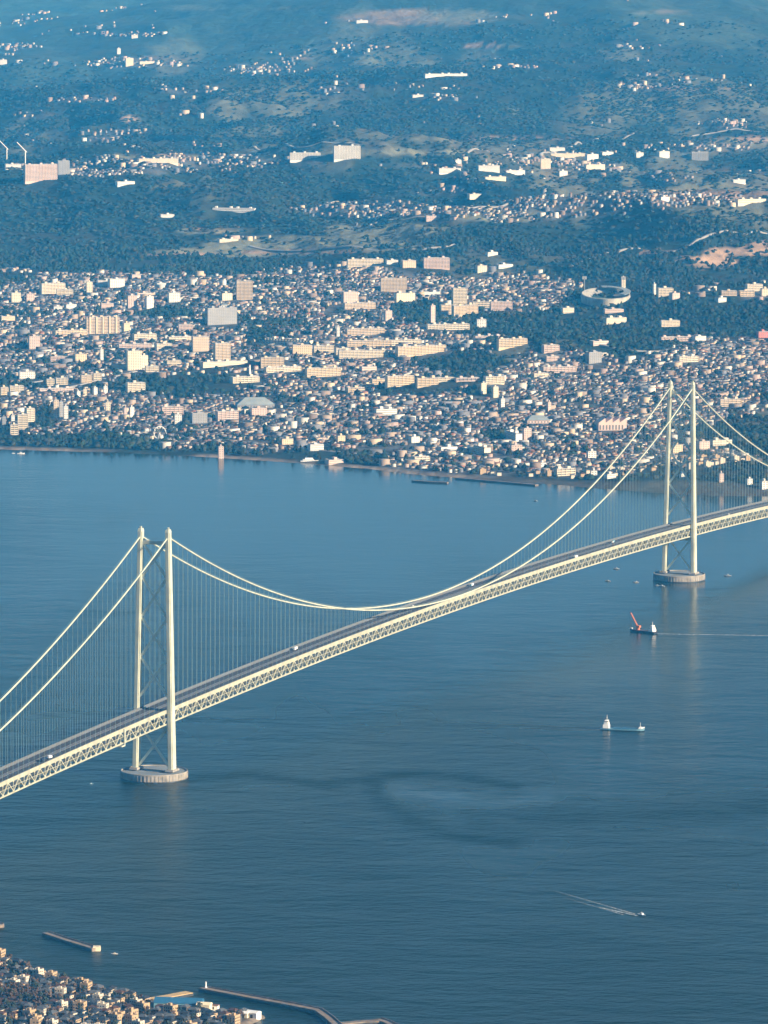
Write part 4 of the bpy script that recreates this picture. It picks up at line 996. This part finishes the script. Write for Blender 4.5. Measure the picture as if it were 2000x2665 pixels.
(1470,1238,54,18,'cream','bars','cream L shaped block near the water left of the far tower',A_),
(1412,1218,18,13,'white','grid','white square house left of the cream L shaped block','building'),
(1761,1180,28,21,'ochre','grid','bright ochre hall between the far tower legs','hall'),
(1877,1160,54,13,'cream','band','long cream building right of the far tower','building'),
(1830,1170,30,20,'pink','grid','pinkish block tucked beside the right tower leg','building'),
(1900,1058,58,18,'tan','bars','tan block cluster on the slope right of the far tower',A_),
(1588,1246,26,11,'white','band','white hall by the water under the near cable','hall'),
(1546,1238,16,11,'white','grid','small white block by the water left of that under the near cable','building'),
(1951,1262,14,14,'white','grid','small white block on the wooded shore at the right','building'),
(1990,1274,18,20,'white','grid','white block at the right edge on the wooded shore','building'),
(1878,1256,12,22,'pink','grid','slim pinkish tower on the wooded shore right of the far tower','tower'),
(1777,1247,11,11,'white','grid','white hut on the wooded shore left of the right tower leg','building'),
(1540,1195,22,20,'white','grid','white peaked block left of the cables near the shore','building'),
(105,470,88,42,'pink','bars','large pale striped block alone in the far hills at the left',A_),
(165,453,30,34,'grey','grid','grey tower behind the large pale striped block in the hills','tower block'),
(411,425,104,12,'cream','band','long cream factory hall in the far hills','factory'),
(325,482,48,8,'white','band','low white hall at the foot of the hills, left','hall'),
(33,440,40,12,'white','band','white hall left behind the large pale striped block','hall'),
(794,416,80,18,'white','bars','white campus building in the hills, left one of two',A_),
(903,416,70,34,'white','bars','taller white campus building in the hills, right one of two',A_),
(610,551,112,9,'white','band','long thin white hall on the dark hillside','factory'),
(434,566,36,7,'white','band','small white hall left of the long thin one on the dark hillside','hall'),
(593,630,52,7,'cream','band','cream hall at the lower foot of the dark hillside','hall'),
(336,171,20,20,'cream','grid','cream block on a far ridge, upper left','building'),
(309,140,9,14,'white','grid','tiny white tower on the farthest ridge, upper left','tower'),
(382,166,40,6,'cream','band','low cream hall right of the block on the far ridge','hall'),
(350,99,16,8,'white','band','white hall farthest at the upper left','hall'),
(942,60,30,7,'white','band','white hall farthest at the top centre','hall'),
(8,168,18,12,'white','band','white building on the far ridge at the left edge','building'),
(1170,452,58,12,'white','band','white factory hall, left end of the hill industrial park','factory'),
(1192,426,16,10,'white','grid','small white block above the left end of the hill industrial park','building'),
(1272,446,56,15,'white','band','white works building, second in the hill industrial park','factory'),
(1288,470,58,9,'cream','band','long cream hall at the lower edge of the hill industrial park','factory'),
(1340,454,52,10,'white','band','low white hall in the middle of the hill industrial park','factory'),
(1420,440,26,26,'cream','grid','cream tower block in the middle of the hill industrial park','tower block'),
(1478,412,92,12,'cream','band','longest cream hall in the hill industrial park','factory'),
(1450,394,40,9,'white','band','white hall behind the longest cream hall of the industrial park','factory'),
(1541,415,32,13,'white','band','white hall right of the longest cream hall of the industrial park','factory'),
(1548,442,54,13,'cream','band','cream hall at the lower right of the hill industrial park','factory'),
(1580,405,32,9,'white','band','white hall at the upper right of the hill industrial park','factory'),
(1465,459,22,13,'white','grid','white block below the centre of the hill industrial park','building'),
(1664,410,20,13,'white','grid','white block right beyond the hill industrial park','building'),
(1727,410,30,16,'white','band','white hall pair right beyond the hill industrial park','factory'),
(1822,418,44,21,'grey','bars','grey striped block at the far right of the hills',A_),
(1247,512,60,6,'cream','band','thin cream hall on the slope below the hill industrial park','hall'),
(1923,478,34,9,'white','band','small white hall in the hills near the right edge','hall'),
(1729,523,24,9,'white','grid','white house like block in the valley at the right','building'),
(1955,530,80,9,'cream','band','long cream hall in the valley at the right edge','hall'),
(1127,574,36,12,'pink','grid','pinkish block in the valley villages','building'),
(1160,197,116,5,'white','band','very long thin white greenhouse on the far slopes','greenhouse'),
(1088,253,30,6,'white','band','small white greenhouse on the far slopes','greenhouse'),
]
ROT = {'very long cream slab running uphill to the right, in the middle': -32, 'long thin white hall on the dark hillside': -12}
for cx, by, w, h, c, style, lab, cat in L_:
    nm = cat.replace(' ', '_')
    lo, hi = (6, 26)
    rz = ROT.get(lab, rng.uniform(8, 28))
    building(cx, by, w, h, c, style, lab, dp=12 if style == 'bars' else 18, rz=rz, cat=cat, name=nm, huts=max(1, min(4, int(w / 26))), pilot='striping' in lab)
for cx, by, ln, hm, rz, c, lab in [(1338, 1150, 62, 17, -72, 'white', 'narrow white slab running diagonally down the slope, left of the cables'), (1256, 1182, 48, 13, -66, 'cream', 'cream slab running diagonally down toward the shore'),
                                   (147, 1020, 75, 7, 24, 'pink', 'long low pink viaduct like slab along the shore road at the left')]:
    p = land_spot(cx, by); t = empty('apartment_block', p, R(rz), lab, 'apartment block'); block(t, ln, 11, hm, c, 'bars', 2); occupied.append((p[0], p[1], 35, 45))
# hall with a grey gabled roof, the pink works with sawtooth roof, the grandstand
def gable(cx, by, w, h, rise, wallc, roofm, label, cat, dp=34, rz=8, teeth=0, name='hall'):
    p = land_spot(cx, by); ppm = F / float(np.linalg.norm(p - CAM)); wm = w / ppm; hm = h / ppm
    t = empty(name, (p[0], p[1] + dp / 2, p[2]), R(rz), label, cat); occupied.append((p[0], p[1], wm * .55 + 6, dp + 30))
    a_ = MB(); a_.box(-wm / 2, wm / 2, -dp / 2, dp / 2, -6, hm); a_.build('wall', BW[wallc], t)
    if teeth:
        for k in range(teeth):
            x0, x1 = -wm / 2 + wm * k / teeth, -wm / 2 + wm * (k + 1) / teeth; r_ = MB()
            r_.add([(x0, -dp / 2, hm), (x1, -dp / 2, hm), (x1, dp / 2, hm), (x0, dp / 2, hm), (x1 - .8, -dp / 2, hm + rise), (x1 - .8, dp / 2, hm + rise)], [(0, 1, 4), (2, 3, 5), (0, 4, 5, 3), (1, 2, 5, 4), (3, 2, 1, 0)]); r_.build('roof', roofm, t)
    else:
        r_ = MB(); e = 1.0; q = .26
        r_.add([(-wm / 2 - e, -dp / 2 - e, hm), (wm / 2 + e, -dp / 2 - e, hm), (wm / 2 + e, dp / 2 + e, hm), (-wm / 2 - e, dp / 2 + e, hm), (-wm * q, 0, hm + rise), (wm * q, 0, hm + rise)], [(0, 1, 5, 4), (1, 2, 5), (2, 3, 4, 5), (3, 0, 4), (3, 2, 1, 0)]); r_.build('roof', roofm, t)
    w_ = MB()
    for k in range(int(wm / 6)):
        x = -wm / 2 + 3 + k * 6; w_.box(x - 1.6, x + 1.6, -dp / 2 - .07, -dp / 2 + .05, 1.2, max(2.4, hm * .7))
    tag(w_.build('window_band', M['recess'], t), kind='stuff')
gable(663, 1062, 98, 8, 13, 'grey', M['stand_roof'], 'large grey hall with sloping hipped roof in the lower middle', 'gymnasium', 40)
gable(1592, 1120, 74, 20, 9, 'pink', BW['pink'], 'pink works building with sawtooth roof left of the bridge cables', 'factory', 36, teeth=4, name='factory')
gable(1400, 1102, 60, 8, 8, 'pink', M['stand_roof'], 'grey pink hall with arched roof, right of centre', 'gymnasium', 34)
gable(585, 800, 20, 6, 3, 'white', M['stand_roof'], 'small grey roofed hall above the grey office slab', 'hall', 16)
# thin chimney
p = land_spot(650, 981); t = empty('chimney_stack', p, 0, 'thin white chimney rising beside the bright cream slab', 'chimney')
h = MB(); h.lathe([(2.4, -2), (1.7, 24)], 16); h.build('shaft', BW['white'], t); h = MB(); h.lathe([(1.9, 24.01), (1.9, 25)], 16); h.build('rim', M['red'], t)
# two gantry cranes beside the hill block
for px, py, lab in [(66, 428, 'pale crane leaning over the large pale striped block in the hills'), (18, 418, 'pale crane at the left edge in the hills')]:
    p = land_spot(px, py); t = empty('tower_crane', p, R(20), lab, 'crane')
    h = MB(); h.beam((0, 0, 0), (0, 0, 36), 2.2); h.build('mast', BW['white'], t)
    h = MB(); h.beam((4, 0, 34), (-24, 0, 62), 1.8); h.build('jib', BW['white'], t)
# stadium
p = land_spot(1577, 778); ppm = F / float(np.linalg.norm(p - CAM)); t = empty('stadium', p, 0, 'oval baseball stadium with pale grey stands round a dark pitch', 'stadium')
rx, ry = 64 / ppm, 62 / ppm * 2.6; occupied.append((p[0], p[1], rx + 10, ry + 15))
h = MB(); n = 64; V = []; Fc = []
prof = [(1.0, -14), (1.0, 11), (.96, 12), (.60, 2.5), (.58, -14)]
for r_, z in prof: V += [(rx * r_ * math.cos(a) , ry * r_ * math.sin(a) + (0 if r_ > .9 else -ry * .06), z + (3 * max(0, math.sin(a)) if r_ > .9 and z > 0 else 0)) for a in np.arange(n) * 2 * math.pi / n]
for i in range(4):
    for j in range(n): Fc.append((i * n + j, i * n + (j + 1) % n, (i + 1) * n + (j + 1) % n, (i + 1) * n + j))
h.add(V, Fc); h.build('stand', paint('stand_concrete', (.33, .31, .26), .9, .3, .06), t)
h = MB(); h.prism([(rx * .62 * math.cos(a), ry * .62 * math.sin(a) - ry * .06) for a in np.arange(48) * 2 * math.pi / 48], .8, 2.0); h.build('pitch', M['turf'], t)
h = MB()
for k in range(9):
    a = R(-40 + k * 16); h.add([(rx * r_ * math.cos(a + d_), ry * r_ * math.sin(a + d_), z) for z, rr in ((18, 0), (19, 0)) for r_, d_ in ((.74, -.13), (1.02, -.13), (1.02, .13), (.74, .13))], BOXQ)
tag(h.build('stand_roof', M['stand_roof'], t), kind='stuff')
for sx in (-1, 1):
    h = MB(); h.beam((sx * rx * .8, ry * .75, 6), (sx * rx * .8, ry * .75, 40), 1.2); h.box(sx * rx * .8 - 5, sx * rx * .8 + 5, ry * .75 - .6, ry * .75 + .6, 36, 43); h.build('floodlight_mast', BW['grey'], t)
# ferris wheel by the shore
p = land_spot(416, 1146); t = empty('ferris_wheel', p, R(20), 'white rimmed ferris wheel by the shore on the left', 'ferris wheel'); occupied.append((p[0], p[1], 16, 16))
h = MB(); ring = [(11.5 * math.cos(a), 0, 14 + 11.5 * math.sin(a)) for a in np.linspace(0, 2 * math.pi, 33)]; h.tube(ring, .8, 6); h.build('rim', BW['white'], t)
h = MB()
for k in range(8): a = k * math.pi / 4; h.beam((0, 0, 14), (11.2 * math.cos(a), 0, 14 + 11.2 * math.sin(a)), .3)
tag(h.build('spokes', BW['grey'], t), kind='stuff')
for s in (-1, 1): h = MB(); h.beam((s * 5, 0, -1), (0, 0, 14), .7); h.build('support', BW['white'], t)
for k in range(12):
    a = k * math.pi / 6; h = MB(); x, z = 11.5 * math.cos(a), 14 + 11.5 * math.sin(a); h.box(x - .9, x + .9, -2.6, -.85, z - 2.2, z - .4, tx=.2); h.build('gondola', BW['white'], t)
# white ferry at the quay
p = sea_spot(806, 1203); t = empty('ferry', (p[0], p[1], 0), R(3), 'white ferry moored at the far beach in the middle', 'ferry')
h = MB(); hull_mesh(h, 32, 8, 3, .25, .8); h.build('hull', M['white'], t); h = MB(); h.box(-12, 8, -3.4, 3.4, 3, 5.6); h.box(-8, 6, -3, 3, 5.6, 8); s_ = h.build('superstructure', M['white'], t)
h = MB(); h.box(-11.5, 7.5, -3.46, -3.39, 3.9, 4.8); h.build('window_band', M['glass'], s_); h = MB(); h.tube([(-6, 0, 8), (-6, 0, 10.5)], .9, 8); h.build('funnel', M['blue'], t)

# ------------------------------------------------------------------ the mass of houses of the far town and villages
ox = np.array([o[0] for o in occupied]); oy = np.array([o[1] for o in occupied]); orx = np.array([o[2] for o in occupied]); ory = np.array([o[3] for o in occupied])
def clear_of(x, y):
    ok = np.ones(len(x), bool)
    for a, b_, c_, d_ in zip(ox, oy, orx, ory): ok &= ~((np.abs(x - a) < c_) & (y - b_ > -d_) & (y - b_ < 22))
    return ok
ROADS = [[(-40, 1046), (60, 1026), (160, 1012), (260, 988), (400, 956), (520, 936)], [(660, 906), (760, 884), (900, 842), (985, 806)], [(-30, 1012), (110, 992), (230, 964), (330, 930), (470, 908)], [(1290, 832), (1400, 866), (1560, 905), (1700, 920), (1990, 905)],
         [(40, 1110), (300, 1122), (520, 1140), (760, 1165), (1000, 1190), (1200, 1215)], [(830, 600), (980, 580), (1150, 560), (1340, 520), (1420, 490)], [(340, 388), (560, 404), (760, 392), (960, 380)], [(1480, 700), (1600, 655), (1800, 640), (2010, 615)], [(640, 640), (860, 650), (1100, 655), (1260, 640)], [(1200, 410), (1500, 370), (1800, 352), (2010, 348)]]
road_pts = []
road_m = paint('pale_road', (.24, .23, .22), .9, .15, .05)
for rp in ROADS:
    P = [land_spot(*q) for q in rp]; L = [];
    for a_, b_ in zip(P[:-1], P[1:]):
        n_ = max(2, int(np.linalg.norm(b_ - a_) / 12)); L += [a_[:2] + (b_[:2] - a_[:2]) * t for t in np.arange(n_) / n_]
    L = np.array(L); k_ = np.ones(9) / 9; L = np.stack([np.convolve(np.pad(L[:, i], 4, 'edge'), k_, 'valid') for i in (0, 1)], -1); road_pts.append(L)
    T_ = np.gradient(L, axis=0); N_ = np.stack([-T_[:, 1], T_[:, 0]], -1); N_ /= np.linalg.norm(N_, axis=1)[:, None] + 1e-9
    A_v, B_v = L + N_ * 6, L - N_ * 6; zc = np.maximum(np.maximum(land_h(A_v[:, 0], A_v[:, 1]), land_h(B_v[:, 0], B_v[:, 1])), land_h(L[:, 0], L[:, 1])) + 1.0
    V = np.stack([np.concatenate([A_v, zc[:, None]], 1), np.concatenate([B_v, zc[:, None]], 1), np.concatenate([B_v, zc[:, None] - 4], 1), np.concatenate([A_v, zc[:, None] - 4], 1)], 1).reshape(-1, 3); n_ = len(L)
    q = np.array([(i * 4 + j, i * 4 + (j + 1) % 4, (i + 1) * 4 + (j + 1) % 4, (i + 1) * 4 + j) for i in range(n_ - 1) for j in range(4)])
    me = fast_mesh('road', V, quads=q[:, ::-1]); me.materials.append(road_m); tag(link('road', me), kind='structure')
road_all = np.concatenate(road_pts)
def off_road(x, y, w):
    ok = np.ones(len(x), bool)
    o_ = np.argsort(road_all[:, 1]); ry = road_all[o_, 1]; rx = road_all[o_, 0]
    lo = np.searchsorted(ry, y - w); hi = np.searchsorted(ry, y + w)
    for i in np.nonzero(hi > lo)[0]:
        ok[i] = not np.any(np.abs(rx[lo[i]:hi[i]] - x[i]) < w)
    return ok
def sites(y0, y1, s, dens, seed, cell=430.0):
    rg = np.random.default_rng(seed); XS, YS, AS = [], [], []
    nx = int(.09 * y1 / cell) + 2; m_ = int(cell / s * .75) + 2
    gi, gj = np.meshgrid(np.arange(-m_, m_ + 1), np.arange(-m_, m_ + 1)); gi = gi.ravel(); gj = gj.ravel()
    for jy, cy in enumerate(np.arange(y0, y1, cell)):
        for ix in range(-nx, nx + 1):                      # each district has a street grid of its own
            cx = (ix + .5 * (jy % 2)) * cell
            if abs(cx) > .09 * cy + cell: continue
            a_ = rg.choice([-.5, -.3, .12, .3, .55]) + rg.normal(0, .08); u = gi * s + (gi // 6) * 5 + rg.uniform(-.16, .16, gi.shape) * s; v = gj * s * 1.02 + (gj // 2) * 5 + rg.uniform(-.12, .12, gj.shape) * s
            x = u * math.cos(a_) - v * math.sin(a_); y = u * math.sin(a_) + v * math.cos(a_)
            wx_ = 60 * (vnoise(x + cx, y + cy, 180, 3) - .5); k = (np.abs(x + wx_) < cell / 2) & (np.abs(y - wx_) < cell / 2)
            XS.append(x[k] + cx); YS.append(y[k] + cy); AS.append(np.full(k.sum(), a_))
    X, Y, ang = map(np.concatenate, (XS, YS, AS))
    keep = (np.abs(X) < .083 * Y + 60) & (Y > y0) & (Y < y1)
    X, Y, ang = X[keep], Y[keep], ang[keep]; Z = land_h(X, Y); tw_, wd_, px, py = cover(X, Y, Z)
    k2 = (Y - shore_y(X) > 45) & (rg.random(X.shape) < dens * sstep(.12, .62, tw_)) & (vnoise(X, Y, 85, 8) > .16)
    X, Y, Z, ang = X[k2], Y[k2], Z[k2], ang[k2]; c_ = clear_of(X, Y) & off_road(X, Y, 11)
    return X[c_], Y[c_], Z[c_], ang[c_]
WC = np.array([(.70, .66, .58), (.60, .48, .34), (.42, .33, .26), (.22, .22, .24), (.28, .21, .17), (.50, .37, .32)]); WP = [.20, .15, .16, .22, .17, .10]
RC = np.array([(.045, .052, .065), (.15, .075, .045), (.17, .18, .19), (.07, .06, .06), (.40, .38, .34), (.30, .12, .07)]); RP = [.44, .14, .14, .22, .03, .03]
def house_mass(name, X, Y, Z, ang, big, seed):
    rg = np.random.default_rng(seed); n = len(X)
    w = rg.uniform(6, 9.6, n); dp = rg.uniform(5.5, 8.2, n); h = rg.uniform(4.8, 6.4, n); b_ = rg.random(n) < big
    w = np.where(b_, rg.uniform(11, 26, n), w); dp = np.where(b_, rg.uniform(9, 14, n), dp); h = np.where(b_, rg.uniform(7, 13, n), h); rise = np.where(b_, .25, w * rg.uniform(.14, .26, n))
    ang = ang + np.where(rg.random(n) < .35, math.pi / 2, 0) + rg.normal(0, .06, n)
    ca, sa = np.cos(ang), np.sin(ang)
    cor = np.array([(-1, -1), (1, -1), (1, 1), (-1, 1)]) / 2.0
    V = np.zeros((n, 14, 3))
    e = np.where(b_, 0.0, .5)
    for i in range(4):
        lx, ly = cor[i, 0] * w, cor[i, 1] * dp
        for j, zz in ((i, -4.0 + 0 * h), (i + 4, h)): V[:, j] = np.stack([X + ca * lx - sa * ly, Y + sa * lx + ca * ly, Z + zz], -1)
        lx = lx + np.sign(cor[i, 0]) * e; ly = ly + np.sign(cor[i, 1]) * e
        V[:, 8 + i] = np.stack([X + ca * lx - sa * ly, Y + sa * lx + ca * ly, Z + h + .01], -1)
    f = np.where(b_, .46, np.where(rg.random(n) < .5, .25, .5))
    for j, sgn in ((12, -1), (13, 1)):
        lx = sgn * f * w; V[:, j] = np.stack([X + ca * lx, Y + sa * lx, Z + h + rise], -1)
    q = np.array([(0, 1, 5, 4), (1, 2, 6, 5), (2, 3, 7, 6), (3, 0, 4, 7), (8, 9, 13, 12), (10, 11, 12, 13)]); tt = np.array([(9, 10, 13), (11, 8, 12)])
    base = (np.arange(n) * 14)[:, None, None]
    wc = .82 * WC[rg.choice(6, n, p=WP)] * rg.uniform(.75, 1.05, (n, 1)); rc = np.where(b_[:, None], np.array([.26, .25, .24]) * rg.uniform(.4, 1.1, (n, 1)), RC[rg.choice(6, n, p=RP)] * rg.uniform(.7, 1.3, (n, 1)))
    cq = np.stack([wc, wc, wc, wc, rc, rc], 1).reshape(-1, 3); ct = np.stack([rc, rc], 1).reshape(-1, 3)
    me = fast_mesh(name, V.reshape(-1, 3), quads=(base + q[None]).reshape(-1, 4), tris=(base + tt[None]).reshape(-1, 3), colors=np.concatenate([cq, ct]))
    me.materials.append(house_m); return tag(link(name, me), kind='stuff')
house_m = attr_mat('house_paint', .85, .5, .12)
X, Y, Z, ang = sites(9750, 16300, 11.0, .62, 3)
# the houses that show largest are built one by one
o_ = np.argsort(Y - 0 * X); px, py = survey(np.stack([X, Y, Z], -1)); vis_ = (px > 5) & (px < 1995)
PLACES = [(30, 'by the far beach below the stepped cream complex'), (171, 'by the far beach below the white shore tower'), (294, 'on the far shore left of the ferris wheel'), (430, 'on the far shore by the ferris wheel'), (560, 'on the far shore beside the slim pink beach tower'), (700, 'on the far shore below the ochre arched building'),
          (806, 'on the far shore behind the white ferry'), (880, 'on the far shore by the low pink beach building'), (960, 'on the far shore left of the fishing harbour'), (1095, 'behind the fishing harbour of the far shore'), (1200, 'behind the left end of the far breakwater'), (1300, 'behind the middle of the far breakwater'),
          (1400, 'behind the right end of the far breakwater'), (1480, 'near the cream L shaped block on the far shore'), (1590, 'on the far shore under the near main cable'), (1700, 'on the far shore left of the far tower'), (1770, 'on the far shore between the far tower legs'), (1880, 'on the far shore right of the far tower'), (1970, 'on the far shore at the right edge')]
first = [i for i in o_ if vis_[i]][:100]
for i in first:
    k = int(rng.choice(8, p=[.22, .14, .08, .08, .18, .08, .14, .08])); place_house(k, X[i], Y[i], Z[i], ang[i] + (math.pi / 2 if rng.random() < .3 else 0), ' ' + min(PLACES, key=lambda q: abs(q[0] - px[i]))[1], 'houses along the far shore', windows=False)
m_ = np.ones(len(X), bool); m_[first] = False
house_mass('far_houses', X[m_], Y[m_], Z[m_], ang[m_], .06, 5)
X, Y, Z, ang = sites(16300, 34000, 17, .66, 4, 900.0); house_mass('village_houses', X, Y, Z, ang, .22, 6)

# ------------------------------------------------------------------ woods: clumps of leafy facets over the land
def wood_mass(name, y0, y1, s, r0, r1, want, seed, low=False):
    rg = np.random.default_rng(seed); n = int(.09 * y1 / s) + 4
    X, Y = np.meshgrid(np.arange(-n, n + 1) * s, np.arange(y0, y1, s)); X = X.ravel() + rg.uniform(-.5, .5, X.size) * s; Y = Y.ravel() + rg.uniform(-.5, .5, Y.size) * s
    k = np.abs(X) < .083 * Y + 60; X, Y = X[k], Y[k]; Z = land_h(X, Y); tw_, wd_, px, py = cover(X, Y, Z)
    fl_ = np.clip(blobs(FIELDS, px, py) + blobs(BARE, px, py) + clearing(X, Y) * .92, 0, 1)
    f_ = np.clip(np.maximum(wd_, (.12 if y0 < 12000 else .2) + .9 * (1 - sstep(.1, .5, tw_)) * sstep(.38, .52, fbm(X, Y, 150, 2, 4)) * (1 - fl_)), 0, 1)
    k = (rg.random(X.shape) < f_ * want) & (Y - shore_y(X) > 30); k &= clear_of(X, Y); X, Y, Z = X[k], Y[k], Z[k]; n = len(X)
    r = rg.uniform(r0, r1, n); zz = rg.uniform(.7, 1.25, n) * r * (.5 if low else 1)
    oct_ = np.array([(1, 0, 0), (-.5, .87, 0), (-.5, -.87, 0), (.5, .8, .6), (-1, 0, .6), (.5, -.8, .6), (0, 0, 1.2)], float)
    P = oct_[None] * (1 + .35 * rg.normal(0, 1, (n, 7, 1)).clip(-1.5, 1.5)) + rg.normal(0, .12, (n, 7, 3)); th = rg.uniform(0, 6.28, n)
    x_ = P[:, :, 0] * np.cos(th)[:, None] - P[:, :, 1] * np.sin(th)[:, None]; y_ = P[:, :, 0] * np.sin(th)[:, None] + P[:, :, 1] * np.cos(th)[:, None]
    V = np.stack([X[:, None] + x_ * r[:, None], Y[:, None] + y_ * r[:, None], Z[:, None] + P[:, :, 2] * zz[:, None] + r[:, None] * .3], -1)
    T = np.array([(0, 3, 5), (0, 1, 3), (1, 4, 3), (1, 2, 4), (2, 5, 4), (2, 0, 5), (3, 4, 6), (4, 5, 6), (5, 3, 6)])
    c_ = np.where(rg.random((n, 1)) < .65, np.array([.011, .021, .012]), np.array([.022, .024, .014])) * rg.uniform(.6, 1.5, (n, 1))
    c_ = c_ * (.8 + .5 * vnoise(X, Y, 300, 3)[:, None])
    me = fast_mesh(name, V.reshape(-1, 3), tris=((np.arange(n) * 7)[:, None, None] + T[None]).reshape(-1, 3), colors=np.repeat(c_, 9, 0), smooth=low); me.materials.append(wood_m)
    print(name, n); return tag(link(name, me), kind='stuff')
wood_m = attr_mat('wood_leaves', .95, .3, .25)
wood_mass('town_woods', 9750, 14500, 11.5, 4.0, 7.5, .75, 11)
wood_mass('hill_woods', 14500, 20000, 14, 5.5, 9.5, .72, 12, True)
wood_mass('far_woods', 20000, 22000, 20, 6, 10, .4, 13, True)
